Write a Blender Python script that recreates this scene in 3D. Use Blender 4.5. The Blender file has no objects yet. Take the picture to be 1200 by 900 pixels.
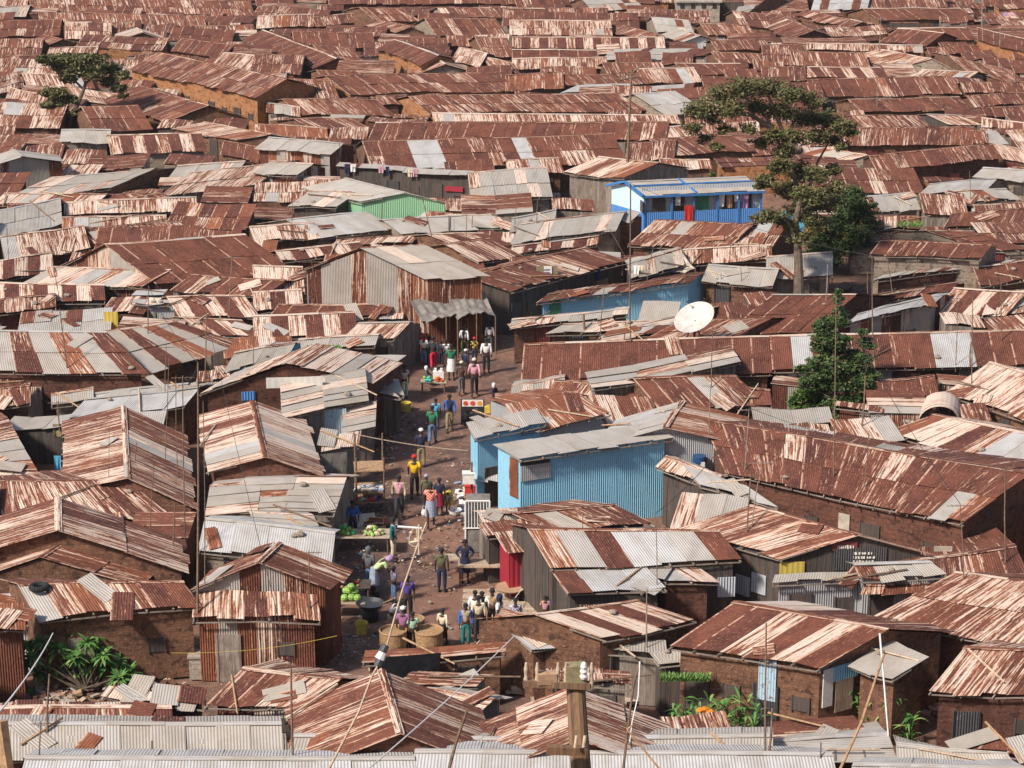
import bpy, math, random
from mathutils import Vector
R = random.Random(7)
F, CX, CY = 2600.0, 600.0, 450.0
P = math.atan(810/2600.0); H = 34.1
FWD = Vector((0, math.cos(P), -math.sin(P))); UP = Vector((0, math.sin(P), math.cos(P)))
CAM = Vector((0, 0, H))
def W(x, y, z=0.0):
    "point of the place at height z seen at photo pixel x, y"
    d = FWD + Vector((1, 0, 0))*((x-CX)/F) - UP*((y-CY)/F)
    return CAM + d*((z-H)/d.z)
def D(x, y, dist):
    d = FWD + Vector((1, 0, 0))*((x-CX)/F) - UP*((y-CY)/F)
    return CAM + d*dist
def ppm(y, z=0.0):
    return F/((W(600, y, z)-CAM).dot(FWD))
C = bpy.context.scene.collection
# ---------------------------------------------------------------- materials
MATS = {}
def newmat(name):
    m = bpy.data.materials.new(name); m.use_nodes = True
    nt = m.node_tree; nt.nodes.clear()
    out = nt.nodes.new('ShaderNodeOutputMaterial'); b = nt.nodes.new('ShaderNodeBsdfPrincipled')
    nt.links.new(b.outputs[0], out.inputs[0]); MATS[name] = m
    return m, nt, b
def N(nt, t, **kw):
    n = nt.nodes.new('ShaderNode'+t)
    for k, v in kw.items(): setattr(n, k, v)
    return n
def L(nt, a, b): nt.links.new(a, b)
def mathn(nt, op, a, b=None, clamp=False):
    n = N(nt, 'Math', operation=op, use_clamp=clamp)
    for i, v in enumerate((a, b)):
        if v is None: continue
        if isinstance(v, (int, float)): n.inputs[i].default_value = v
        else: L(nt, v, n.inputs[i])
    return n.outputs[0]
def mixc(nt, fac, a, b, mode='MIX'):
    n = N(nt, 'Mix', data_type='RGBA', blend_type=mode)
    for s, v in ((0, fac), (6, a), (7, b)):
        if isinstance(v, (int, float)): n.inputs[s].default_value = v
        elif isinstance(v, (tuple, list)): n.inputs[s].default_value = (*v, 1) if len(v) == 3 else v
        else: L(nt, v, n.inputs[s])
    return n.outputs[2]
def noise(nt, vec, scale, detail=3, rough=.6):
    n = N(nt, 'TexNoise'); n.inputs['Scale'].default_value = scale; n.inputs['Detail'].default_value = detail
    n.inputs['Roughness'].default_value = rough
    if vec is not None: L(nt, vec, n.inputs['Vector'])
    return n.outputs['Fac']
def ramp(nt, v, a, b, smooth=True):
    n = N(nt, 'MapRange', interpolation_type='SMOOTHSTEP' if smooth else 'LINEAR')
    L(nt, v, n.inputs[0])
    for i, q in ((1, a), (2, b)):
        if isinstance(q, (int, float)): n.inputs[i].default_value = q
        else: L(nt, q, n.inputs[i])
    return n.outputs[0]
def uvs(nt, sx, sy, w=None):
    "uv in metres, shifted per sheet so that no two sheets repeat"
    t = N(nt, 'UVMap'); t.uv_map = 'uv'
    m = N(nt, 'Mapping'); m.inputs['Scale'].default_value = (sx, sy, 1); L(nt, t.outputs[0], m.inputs[0])
    if w is None: return m.outputs[0]
    c = N(nt, 'CombineXYZ'); L(nt, mathn(nt, 'MULTIPLY', w, 37.0), c.inputs[2]); L(nt, mathn(nt, 'MULTIPLY', w, 91.0), c.inputs[1])
    a = N(nt, 'VectorMath', operation='ADD'); L(nt, m.outputs[0], a.inputs[0]); L(nt, c.outputs[0], a.inputs[1])
    return a.outputs[0]
def corr(nt, period, strength, extra=None):
    t = N(nt, 'UVMap'); t.uv_map = 'uv'
    s = N(nt, 'SeparateXYZ'); L(nt, t.outputs[0], s.inputs[0])
    h = mathn(nt, 'SINE', mathn(nt, 'MULTIPLY', s.outputs[0], 2*math.pi/period))
    if extra is not None: h = mathn(nt, 'ADD', h, extra)
    b = N(nt, 'Bump'); b.inputs['Strength'].default_value = strength; b.inputs['Distance'].default_value = .018
    L(nt, h, b.inputs['Height'])
    return b.outputs[0], h
def tin(name, per=.10, bump=.5):
    m, nt, b = newmat(name)
    at = N(nt, 'VertexColor'); at.layer_name = 'sheet'
    sp = N(nt, 'SeparateColor'); L(nt, at.outputs[0], sp.inputs[0])
    pale, zinc, rnd = sp.outputs[0], sp.outputs[1], sp.outputs[2]; hue = at.outputs['Alpha']
    v1 = uvs(nt, 10, .42, rnd); v2 = uvs(nt, 24, 1.3, rnd); v3 = uvs(nt, 1.1, .8, rnd); v4 = uvs(nt, 12, 6, rnd)
    n1 = noise(nt, v1, 1, 2, .5); n2 = noise(nt, v2, 1, 3, .6); n3 = noise(nt, v3, 1, 3); n4 = noise(nt, v4, 1, 3, .7)
    s = mathn(nt, 'ADD', mathn(nt, 'MULTIPLY', n1, .44), mathn(nt, 'MULTIPLY', n2, .32))
    s = mathn(nt, 'ADD', s, mathn(nt, 'MULTIPLY', n3, .13)); s = mathn(nt, 'ADD', s, mathn(nt, 'MULTIPLY', n4, .11))
    # s ~ .5 +- .09 ; threshold from the share of the sheet that has kept its pale skin
    th = mathn(nt, 'SUBTRACT', .632, mathn(nt, 'MULTIPLY', pale, .238))
    pm = ramp(nt, s, mathn(nt, 'SUBTRACT', th, .005), mathn(nt, 'ADD', th, .06))
    tu = N(nt, 'UVMap'); tu.uv_map = 'uv'; su = N(nt, 'SeparateXYZ'); L(nt, tu.outputs[0], su.inputs[0])
    nj = noise(nt, uvs(nt, .01, 1.4, rnd), 1, 3, .7)
    joint = mathn(nt, 'MULTIPLY', mathn(nt, 'SUBTRACT', 1, ramp(nt, su.outputs[0], .035, .085)), ramp(nt, nj, .42, .52))
    pm = mathn(nt, 'MAXIMUM', pm, mathn(nt, 'MULTIPLY', joint, .85))
    rust1 = mixc(nt, hue, (.122, .043, .033), (.27, .094, .048))
    rust = mixc(nt, ramp(nt, n3, .35, .7), rust1, mixc(nt, hue, (.066, .024, .019), (.17, .056, .030)))
    rust = mixc(nt, ramp(nt, n4, .52, .75), rust, (.30, .125, .065))
    palec = mixc(nt, ramp(nt, n2, .3, .7), (.72, .60, .51), (.52, .385, .30))
    col = mixc(nt, pm, rust, palec)
    edge = mathn(nt, 'MULTIPLY', mathn(nt, 'MULTIPLY', pm, mathn(nt, 'SUBTRACT', 1, pm)), 2.2)
    col = mixc(nt, edge, col, (.46, .19, .085))
    zc = mixc(nt, rnd, (.42, .36, .30), (.50, .485, .48))
    zc = mixc(nt, mathn(nt, 'MULTIPLY', ramp(nt, n3, .35, .7), .5), zc, (.30, .25, .20))
    zr = ramp(nt, s, mathn(nt, 'SUBTRACT', .66, mathn(nt, 'MULTIPLY', mathn(nt, 'SUBTRACT', 1, pale), .14)), .70)
    zc = mixc(nt, mathn(nt, 'MULTIPLY', zr, .8), zc, (.26, .12, .07))
    col = mixc(nt, ramp(nt, zinc, .4, .6), col, zc)
    L(nt, col, b.inputs['Base Color'])
    ro = mathn(nt, 'SUBTRACT', .82, mathn(nt, 'MULTIPLY', zinc, .22)); L(nt, ro, b.inputs['Roughness'])
    L(nt, mathn(nt, 'MULTIPLY', zinc, .08), b.inputs['Metallic'])
    nb, _ = corr(nt, per, bump, mathn(nt, 'MULTIPLY', n4, 1.2)); L(nt, nb, b.inputs['Normal'])
    b.inputs['Specular IOR Level'].default_value = .25
    return m
def painted(name, c, c2, chip=(.30, .22, .17), per=.10, bump=.8, amt=.585):
    m, nt, b = newmat(name)
    at = N(nt, 'VertexColor'); at.layer_name = 'sheet'
    sp = N(nt, 'SeparateColor'); L(nt, at.outputs[0], sp.inputs[0]); rnd = sp.outputs[2]
    n1 = noise(nt, uvs(nt, 4, .5, rnd), 1, 3); n2 = noise(nt, uvs(nt, 9, 6, rnd), 1, 4, .7)
    col = mixc(nt, mathn(nt, 'ADD', mathn(nt, 'MULTIPLY', n1, .7), mathn(nt, 'MULTIPLY', rnd, .3)), c, c2)
    col = mixc(nt, ramp(nt, n2, amt, amt+.08), col, chip)
    L(nt, col, b.inputs['Base Color']); b.inputs['Roughness'].default_value = .65
    nb, _ = corr(nt, per, bump, mathn(nt, 'MULTIPLY', n2, 1.0)); L(nt, nb, b.inputs['Normal'])
    return m
def mud(name, c, c2, c3, sc=1.0):
    m, nt, b = newmat(name)
    v = uvs(nt, 1, 1)
    n1 = noise(nt, v, .9*sc, 4); n2 = noise(nt, v, 7*sc, 5, .7)
    br = N(nt, 'TexBrick'); L(nt, v, br.inputs[0]); br.inputs['Scale'].default_value = 1.0
    br.inputs['Brick Width'].default_value = .42; br.inputs['Row Height'].default_value = .2; br.inputs['Mortar Size'].default_value = .018
    br.inputs['Color1'].default_value = (.75, .75, .75, 1); br.inputs['Color2'].default_value = (1.1, 1.05, 1, 1); br.inputs['Mortar'].default_value = (.5, .47, .45, 1)
    n5 = noise(nt, v, 2.6*sc, 5, .7); col = mixc(nt, ramp(nt, n1, .35, .65), c, c2); col = mixc(nt, ramp(nt, n2, .5, .7), col, c3); col = mixc(nt, ramp(nt, n5, .52, .62), col, tuple(x*.55 for x in c))
    col = mixc(nt, .32, col, br.outputs[0], 'MULTIPLY')
    L(nt, col, b.inputs['Base Color']); b.inputs['Roughness'].default_value = .95
    bp = N(nt, 'Bump'); bp.inputs['Strength'].default_value = .8; bp.inputs['Distance'].default_value = .05
    L(nt, mathn(nt, 'ADD', n2, mathn(nt, 'MULTIPLY', br.outputs[1], -.2)), bp.inputs['Height']); L(nt, bp.outputs[0], b.inputs['Normal'])
    return m
def plain(name, c, rough=.8, var=.25, sc=6.0, metal=0.0):
    if name in MATS: return MATS[name]
    m, nt, b = newmat(name)
    tc = N(nt, 'TexCoord')
    n1 = noise(nt, tc.outputs['Object'], sc, 4, .65)
    lo = tuple(x*(1-var) for x in c); hi = tuple(min(1, x*(1+var)) for x in c)
    L(nt, mixc(nt, ramp(nt, n1, .3, .7), lo, hi), b.inputs['Base Color'])
    b.inputs['Roughness'].default_value = rough; b.inputs['Metallic'].default_value = metal
    return m
def wood(name, c, c2, c3):
    m, nt, b = newmat(name)
    at = N(nt, 'VertexColor'); at.layer_name = 'sheet'
    sp = N(nt, 'SeparateColor'); L(nt, at.outputs[0], sp.inputs[0]); rnd = sp.outputs[2]
    n1 = noise(nt, uvs(nt, 16, .9, rnd), 1, 4, .7); n2 = noise(nt, uvs(nt, 2, 1.5, rnd), 1, 3)
    col = mixc(nt, rnd, c, c2); col = mixc(nt, ramp(nt, n1, .4, .75), col, c3)
    col = mixc(nt, mathn(nt, 'MULTIPLY', ramp(nt, n2, .45, .7), .6), col, (.11, .06, .04))
    L(nt, col, b.inputs['Base Color']); b.inputs['Roughness'].default_value = .9
    bp = N(nt, 'Bump'); bp.inputs['Strength'].default_value = .6; bp.inputs['Distance'].default_value = .03
    L(nt, n1, bp.inputs['Height']); L(nt, bp.outputs[0], b.inputs['Normal'])
    return m
tin('tin'); tin('tin_wall', .09, .9)
wood('boards', (.20, .155, .12), (.34, .29, .25), (.12, .085, .065))
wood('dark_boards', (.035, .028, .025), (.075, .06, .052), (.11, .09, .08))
wood('plank_beige', (.42, .31, .22), (.54, .44, .34), (.28, .17, .10))
painted('blue_paint', (.22, .52, .72), (.32, .62, .80), (.34, .38, .40))
painted('pale_blue_paint', (.36, .50, .60), (.45, .58, .66), (.20, .18, .16), .1, .6, .56)
painted('deep_blue_paint', (.07, .21, .55), (.10, .29, .62), (.12, .22, .40), .13, .7, .72)
painted('sky_white_paint', (.50, .68, .78), (.58, .74, .82), (.42, .52, .60), .13, .3, .75)
painted('teal_paint', (.02, .32, .40), (.05, .42, .50), (.12, .22, .26))
painted('green_paint', (.21, .42, .24), (.29, .50, .30), (.30, .34, .24), .12, .9, .72)
painted('door_green', (.03, .17, .09), (.05, .24, .13), (.10, .12, .08), .2, .3)
painted('red_paint', (.27, .012, .025), (.36, .018, .04), (.20, .05, .05), .2, .5, .66)
painted('maroon_paint', (.10, .022, .02), (.17, .035, .03), (.35, .22, .18), .12, .5, .60)
painted('white_paint', (.62, .58, .52), (.72, .68, .62), (.42, .34, .27), .3, .2, .66)
painted('yellow_paint', (.50, .36, .05), (.58, .44, .10), (.30, .22, .10), .2, .3, .62)
painted('grey_tin', (.34, .33, .33), (.44, .44, .45), (.30, .20, .15), .09, .9, .68)
painted('dark_tin', (.05, .05, .055), (.085, .08, .08), (.16, .14, .13), .09, .9, .60)
painted('pale_grey_tin', (.42, .44, .48), (.52, .55, .60), (.34, .30, .28), .11, .9, .74)
mud('mud', (.135, .060, .036), (.20, .095, .053), (.30, .17, .11))
mud('mud_dark', (.10, .038, .025), (.15, .06, .038), (.20, .09, .06))
mud('mud_grey', (.26, .20, .155), (.34, .27, .21), (.22, .14, .10))
mud('mud_orange', (.34, .14, .055), (.42, .20, .09), (.22, .09, .05))
mud('block', (.36, .30, .25), (.43, .37, .31), (.29, .22, .18))
# ---------------------------------------------------------------- mesh helper
class MB:
    def __init__(s): s.v = []; s.f = []; s.uv = []; s.c = []; s.mi = []
    def face(s, pts, uv=None, col=(.5, 0, .5, 0), mi=0):
        i = len(s.v); s.v += [tuple(p) for p in pts]; s.f.append(tuple(range(i, i+len(pts))))
        s.uv += uv if uv else [(p[0]+p[1]*.3, p[2]) for p in pts]
        s.c += [col]*len(pts); s.mi.append(mi)
    def slab(s, a, b, c, d, th, uv, col, mi=0):
        "a b c d counter-clockwise from the side that faces out"
        a, b, c, d = map(Vector, (a, b, c, d))
        n = (b-a).cross(d-a)
        if n.length < 1e-9: return
        n.normalize(); q = [p - n*th for p in (a, b, c, d)]
        s.face((a, b, c, d), uv, col, mi); s.face((q[3], q[2], q[1], q[0]), uv[::-1], col, mi)
        t = (a, b, c, d)
        for i in range(4):
            j = (i+1) % 4; s.face((t[i], q[i], q[j], t[j]), [uv[i], uv[i], uv[j], uv[j]], col, mi)
    def box(s, c, size, rz=0, col=None, mi=0, rx=0, ry=0):
        from mathutils import Euler
        M = Euler((rx, ry, rz)).to_matrix(); x, y, z = (k/2 for k in size); c = Vector(c)
        P8 = [c + M @ Vector((i*x, j*y, k*z)) for k in (-1, 1) for j in (-1, 1) for i in (-1, 1)]
        if col is None: col = (R.random(), 0, R.random(), R.random())
        for idx in ((0, 2, 3, 1), (4, 5, 7, 6), (0, 1, 5, 4), (2, 6, 7, 3), (0, 4, 6, 2), (1, 3, 7, 5)):
            p = [P8[i] for i in idx]; u = (p[1]-p[0]).length; w = (p[3]-p[0]).length
            s.face(p, [(0, 0), (u, 0), (u, w), (0, w)], col, mi)
    def tube(s, a, b, r0, r1=None, n=6, mi=0, col=(.5, 0, .5, 0)):
        a, b = Vector(a), Vector(b); r1 = r0 if r1 is None else r1
        d = b-a
        if d.length < 1e-6: return
        dn = d.normalized(); e = dn.orthogonal().normalized(); g = dn.cross(e)
        ra = [a + (e*math.cos(2*math.pi*i/n) + g*math.sin(2*math.pi*i/n))*r0 for i in range(n)]
        rb = [b + (e*math.cos(2*math.pi*i/n) + g*math.sin(2*math.pi*i/n))*r1 for i in range(n)]
        for i in range(n):
            j = (i+1) % n; s.face((ra[i], ra[j], rb[j], rb[i]), [(i*.05, 0), (i*.05+.05, 0), (i*.05+.05, d.length), (i*.05, d.length)], col, mi)
        s.face(ra[::-1], None, col, mi); s.face(rb, None, col, mi)
    def path(s, pts, r, n=5, mi=0, r1=None):
        k = len(pts)-1; r1 = r if r1 is None else r1
        for i in range(k): s.tube(pts[i], pts[i+1], r+(r1-r)*i/k, r+(r1-r)*(i+1)/k, n, mi)
    def lathe(s, c, prof, n=12, mi=0, M=None, col=(.5, 0, .5, 0)):
        c = Vector(c)
        def q(r, z, i):
            v = Vector((r*math.cos(2*math.pi*i/n), r*math.sin(2*math.pi*i/n), z))
            return c + (M @ v if M else v)
        for (r0, z0), (r1, z1) in zip(prof, prof[1:]):
            for i in range(n):
                p = [q(r0, z0, i), q(r0, z0, i+1), q(r1, z1, i+1), q(r1, z1, i)]
                if r0 < 1e-5: p = p[1:]
                elif r1 < 1e-5: p = p[:3]
                s.face(p, [(i*.1, z0)]*len(p), col, mi)
    def blob(s, c, r, n=8, mi=0, sq=(1, 1, 1), jit=0):
        rings = 5; pts = []
        for k in range(rings+1):
            th = math.pi*k/rings; row = []
            for i in range(n):
                ph = 2*math.pi*i/n; rr = r*(1+(R.random()-.5)*jit)
                row.append(Vector(c)+Vector((math.sin(th)*math.cos(ph)*rr*sq[0], math.sin(th)*math.sin(ph)*rr*sq[1], math.cos(th)*rr*sq[2])))
            pts.append(row)
        t = pts[0][0]; bt = pts[-1][0]
        for k in range(rings):
            for i in range(n):
                j = (i+1) % n
                if k == 0: s.face((t, pts[1][i], pts[1][j]), None, (.5, 0, .5, 0), mi)
                elif k == rings-1: s.face((pts[k][i], bt, pts[k][j]), None, (.5, 0, .5, 0), mi)
                else: s.face((pts[k][i], pts[k+1][i], pts[k+1][j], pts[k][j]), None, (.5, 0, .5, 0), mi)
    def build(s, name, mats, parent=None, origin=(0, 0, 0), smooth=False):
        me = bpy.data.meshes.new(name); o = Vector(origin)
        me.from_pydata([Vector(p)-o for p in s.v], [], s.f)
        uv = me.uv_layers.new(name='uv'); uv.data.foreach_set('uv', [k for q in s.uv for k in q])
        ca = me.color_attributes.new('sheet', 'FLOAT_COLOR', 'CORNER'); ca.data.foreach_set('color', [k for q in s.c for k in q])
        for m in (mats if isinstance(mats, (list, tuple)) else [mats]): me.materials.append(MATS[m] if isinstance(m, str) else m)
        me.polygons.foreach_set('material_index', s.mi)
        if smooth: me.polygons.foreach_set('use_smooth', [True]*len(s.f))
        me.update()
        ob = bpy.data.objects.new(name, me); C.objects.link(ob)
        if parent is not None: ob.parent = parent
        else: ob.location = o
        return ob
def tag(o, label=None, cat=None, group=None, kind=None):
    if label: o['label'] = label
    if cat: o['category'] = cat
    if group: o['group'] = group
    if kind: o['kind'] = kind
    return o
def thing(name, label, cat, loc, rz=0, group=None, scale=1):
    o = bpy.data.objects.new(name, None); C.objects.link(o); o.location = loc; o.rotation_euler = (0, 0, rz); o.scale = (scale,)*3
    o.empty_display_size = .3
    return tag(o, label, cat, group)
def copytree(o, parent=None):
    c = o.copy(); C.objects.link(c)
    if parent is not None: c.parent = parent
    for ch in list(o.children): copytree(ch, c)
    return c
# ---------------------------------------------------------------- houses
def sheetcol(t, k=0):
    r = R.random(); u = R.uniform
    if t == 'r': return (u(.05, .42) if r > .08 else u(.55, .85), 0, R.random(), u(0, .4))
    if t == 's': return (u(.30, .72), 0, R.random(), u(0, .5))
    if t == 'p': return (u(.58, .98), 0 if r > .08 else 1, R.random(), u(.1, .6))
    if t == 'b': return (u(.75, 1.15), 1 if r > .35 else 0, u(0, .35), u(.2, .7))
    if t == 'g': return (u(.5, 1), 1, u(.2, .9), .3)
    if t == 'G': return (u(.75, 1), 1, u(.15, .45), .3)
    if t == 'w': return (1, 1, u(.85, 1.4), .2)
    if t == 'o': return (u(.1, .7), 0, R.random(), u(.7, 1))
    if t == 'R': return (u(-.1, .12), 0, R.random(), u(.1, .35))
    if t == 'k': return [(1, 1, u(0, .3), .3), (u(0, .5), 0, R.random(), u(.0, .2)), (1, 1, u(0, .3), .3), (u(.1, .5), 0, R.random(), .9)][k % 4]
    if t == 'z': return [(u(.7, 1), 0, R.random(), .5), (u(0, .2), 0, R.random(), .1)][k % 2]
    return (.5, 0, R.random(), .3)
def roofmesh(mb, Pf, Ls, Ss, tone, cols=None, sw=.85, flip=False, jit=.11, lengthwise=False):
    nc = max(2, round(Ls/sw)); nr = max(1, round(Ss/2.3))
    if lengthwise: nc, nr = max(1, round(Ls/2.6)), max(2, round(Ss/sw))
    far_ = Pf(.5, .5).y > 150
    mainend = [R.uniform(-.03, .05) for _ in range(nc+1)]
    for j in range(nr):
        off = R.uniform(-.3, .3)/nc if nr > 1 else 0
        for i in range(nc):
            k = j if lengthwise else i
            if cols: t = cols[min(len(cols)-1, int((i+.5)/nc*len(cols)))] if not lengthwise else cols[min(len(cols)-1, int((j+.5)/nr*len(cols)))]
            else:
                t = tone
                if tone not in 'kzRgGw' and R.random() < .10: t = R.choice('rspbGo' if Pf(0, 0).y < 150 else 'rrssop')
                if tone in 'gG' and R.random() < .06: t = 'r'
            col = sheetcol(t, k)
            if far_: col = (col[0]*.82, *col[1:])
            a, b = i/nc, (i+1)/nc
            ov = .03/Ls*(1 if not lengthwise else 3)
            a2 = max(0, a-ov); b2 = min(1, b+ov)
            lo, hi = j/nr, (j+1)/nr
            e = R.uniform(-jit, jit*1.3)/Ss if j == 0 else -R.uniform(.04, .12)/Ss
            lo2 = lo+e; hi2 = min(1.0, hi)
            lift = .012*(i % 2) + R.uniform(0, .028) + .012*j
            tilt = R.uniform(-.02, .03)
            pts = [Pf(a2, lo2), Pf(b2, lo2), Pf(b2, hi2), Pf(a2, hi2)]
            n = (pts[1]-pts[0]).cross(pts[3]-pts[0]); n.normalize()
            if n.z < 0: n = -n
            pts = [pts[0]+n*(lift+tilt+.02), pts[1]+n*(lift+R.uniform(0, .02)+.02), pts[2]+n*lift, pts[3]+n*lift]
            uu = 0
            if not lengthwise:
                uv = [(uu, lo2*Ss), (uu+(b2-a2)*Ls, lo2*Ss), (uu+(b2-a2)*Ls, hi2*Ss), (uu, hi2*Ss)]
            else:
                dw = (hi2-lo2)*Ss; uv = [(0, a2*Ls), (0, b2*Ls), (dw, b2*Ls), (dw, a2*Ls)]
            if (pts[1]-pts[0]).cross(pts[3]-pts[0]).z < 0: pts.reverse(); uv.reverse()
            mb.slab(*pts, .014, uv, col)
WALLS = {'m': 'mud', 'M': 'mud_dark', 'q': 'mud_grey', 'O': 'mud_orange', 'B': 'block', 't': 'tin_wall', 'w': 'boards', 'k': 'dark_boards',
         'u': 'blue_paint', 'U': 'pale_blue_paint', 'T': 'teal_paint', 'n': 'green_paint', 'W': 'white_paint', 'g': 'grey_tin', 'd': 'dark_tin', 'Y': 'yellow_paint', 'x': 'red_paint', 'X': 'maroon_paint', 'l': 'pale_grey_tin'}
def lerp(a, b, t): return a + (b-a)*t
def wallface(mb, p0, p1, z0a, z1a, wt, tone='s', base=0.0, step=None):
    "vertical wall from p0 to p1 (xy), its top rising from z0a to z1a"
    Lw = (Vector(p1[:2])-Vector(p0[:2])).length
    if Lw < .05: return
    st = step or {'w': .17, 'k': .19, 't': .8}.get(wt, .85)
    n = max(1, min(60, round(Lw/st)))
    uo = R.uniform(0, 9)
    for i in range(n):
        a, b = i/n, (i+1)/n
        q0, q1 = lerp(Vector(p0[:2]), Vector(p1[:2]), a), lerp(Vector(p0[:2]), Vector(p1[:2]), b)
        za, zb = lerp(z0a, z1a, a), lerp(z0a, z1a, b)
        if wt == 't': col = sheetcol(R.choice('rrsopGG'))
        elif wt in 'wk': col = (0, 0, R.random(), 0)
        else: col = (0, 0, R.random() if wt in 'uUTngdxXl' else .5, 0)
        o = 0
        if wt in 'wkt': o = R.uniform(0, .02)
        nv = Vector(((q1-q0).y, -(q1-q0).x)).normalized()*o
        q0 = q0+nv; q1 = q1+nv
        mb.face([(q0.x, q0.y, base), (q1.x, q1.y, base), (q1.x, q1.y, zb), (q0.x, q0.y, za)],
                [(uo+a*Lw, base), (uo+b*Lw, base), (uo+b*Lw, zb), (uo+a*Lw, za)], col)
HOUSES = []; FOOT = []
def solve(kind, nums, ze, m):
    e1 = W(nums[0], nums[1], ze); e2 = W(nums[2], nums[3], ze)
    if kind in 'xm':
        lo, hi = .05, 6.0
        dirn = (e2-e1).normalized(); nrm = Vector((-dirn.y, dirn.x, 0))
        for _ in range(40):
            mid = (lo+hi)/2
            rl = W(nums[4], nums[5], ze+mid)
            run = (rl-e1).dot(nrm)
            if m*run > mid: lo = mid
            else: hi = mid
        zr = ze+lo; r1 = W(nums[4], nums[5], zr)
        r2 = W(nums[6], nums[7], zr) if len(nums) > 7 else Vector((r1.x+e2.x-e1.x, r1.y+e2.y-e1.y, zr))
        if kind == 'x':
            b1 = Vector((2*r1.x-e1.x, 2*r1.y-e1.y, ze)); b2 = Vector((2*r2.x-e2.x, 2*r2.y-e2.y, ze))
        else: b1 = b2 = None
        return e1, e2, r1, r2, b1, b2
    mid = (e1+e2)/2; w = (e2-e1).length
    a = Vector((mid.x, mid.y, ze+m*w/2)); r = W(nums[4], nums[5], a.z)
    v = Vector((r.x-a.x, r.y-a.y, 0))
    return e1, e1+v, a, r, e2, e2+v
def house(kind, tone, wt, nums, opt, label=None, parent=None):
    ze = opt.get('z', 2.05); m = opt.get('m', .30 if kind == 'x' else (.34 if kind == 'y' else .16))
    base = opt.get('b', 0.0)
    e1, e2, r1, r2, b1, b2 = solve(kind, nums, ze, m)
    cen = (e1+e2+r1+r2)/4
    FOOT.append([tuple(q[:2]) for q in ((e1, e2, b2, b1) if b1 is not None else (e1, e2, r2, r1))])
    far = cen.y > 150
    root = parent
    org = Vector((cen.x, cen.y, 0))
    if parent is None:
        L0 = (e2-e1).length
        nm = 'row_house' if L0 > 11 else ('lean_to_shack' if kind == 'm' else 'shack')
        root = thing(nm, label, 'row house' if L0 > 11 else 'shack', org)
        HOUSES.append(dict(root=root, far=far, kind=kind, tone=tone, wt=wt, L=L0, px=((nums[0]+nums[2]+nums[4])/3, (nums[1]+nums[3]+nums[5])/3), label=label, w=abs(nums[2]-nums[0])))
    else: org = parent.location.copy()
    ph = [R.uniform(0, 6.3) for _ in range(4)]; amp = opt.get('a', .055)
    def Pf(A, B, C1, D1, sg=1):
        def f(s, t):
            p = lerp(lerp(A, B, s), lerp(C1, D1, s), t)
            d = amp*(math.sin(s*5.1+ph[0]) + .7*math.sin(s*11+ph[1])+.6*math.sin(t*3+ph[2]))
            return Vector((p.x, p.y, p.z + d*(1-.55*t)))
        return f
    Ls = ((e2-e1).length + (r2-r1).length)/2; Ss = ((r1-e1).length+(r2-e2).length)/2
    lw = bool(opt.get('lw'))
    mb = MB(); f1 = Pf(e1, e2, r1, r2)
    if parent is None: HOUSES[-1].update(f=f1, Ls=Ls, Ss=Ss)
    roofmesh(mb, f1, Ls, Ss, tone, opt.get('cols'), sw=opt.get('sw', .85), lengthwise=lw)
    if b1 is not None:
        f2 = Pf(b1, b2, r1, r2)
        roofmesh(mb, f2, Ls, Ss, tone, opt.get('cols2'), sw=opt.get('sw', .85), lengthwise=lw)
    nm = 'roof' if parent is None else 'side_roof'
    mb.build(nm, 'tin', root, org)
    # ridge cap
    if b1 is not None and not opt.get('nocap'):
        c = MB(); n = max(1, round((r2-r1).length/2)); 
        for i in range(n):
            a, b = i/n, (i+1)/n
            for (E1, E2, ff) in ((e1, e2, f1), (b1, b2, f2)):
                tt = .16/Ss
                pts = [ff(a, 1-tt), ff(b, 1-tt), ff(b, 1.0), ff(a, 1.0)]
                up = Vector((0, 0, .055 + R.uniform(0, .02))); pts = [p+up for p in pts]
                uv = [(0, a*9), (0, b*9), (.2, b*9), (.2, a*9)]
                if (pts[1]-pts[0]).cross(pts[3]-pts[0]).z < 0: pts.reverse(); uv.reverse()
                c.slab(*pts, .012, uv, sheetcol(opt.get('cap', 'r' if tone in 'ros' else ('g' if tone in 'gGw' else 'p'))))
        c.build('ridge_cap', 'tin', root, org)
    if opt.get('nowall'): return root
    # walls under the roof
    s0, s1 = min(.12, .22/Ls), 1-min(.12, .22/Ls); t0 = min(.4, .32/Ss)
    if kind == 'y': s0 = min(.1, opt.get('oh', .3)/Ls)
    dz = -.07
    w = MB()
    def pt(f, s, t): q = f(s, t); return Vector((q.x, q.y, q.z+dz))
    c1, c2 = pt(f1, s0, t0), pt(f1, s1, t0); q1, q2 = pt(f1, s0, 1), pt(f1, s1, 1)
    nseg = max(1, min(8, round((c2-c1).length/2.5)))
    def run(ff, t, rev=False):
        prev = None
        for i in range(nseg+1):
            s = lerp(s0, s1, i/nseg); p = pt(ff, s, t)
            if prev is not None:
                if rev: wallface(w, p, prev, p.z, prev.z, wt, base=base)
                else: wallface(w, prev, p, prev.z, p.z, wt, base=base)
            prev = p
    if b1 is not None:
        run(f1, t0); run(f2, t0, True)
        d1, d2 = pt(f2, s0, t0), pt(f2, s1, t0)
        for (A, Q, B) in ((d1, q1, c1), (c2, q2, d2)):
            wallface(w, A, Q, A.z, Q.z, wt, base=base); wallface(w, Q, B, Q.z, B.z, wt, base=base)
    else:
        run(f1, t0); run(f1, .97, True)
        k1, k2 = pt(f1, s0, .97), pt(f1, s1, .97)
        wallface(w, k1, c1, k1.z, c1.z, wt, base=base); wallface(w, c2, k2, c2.z, k2.z, wt, base=base)
        d1 = k1
    w.build('wall', WALLS[wt], root, org)
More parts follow.
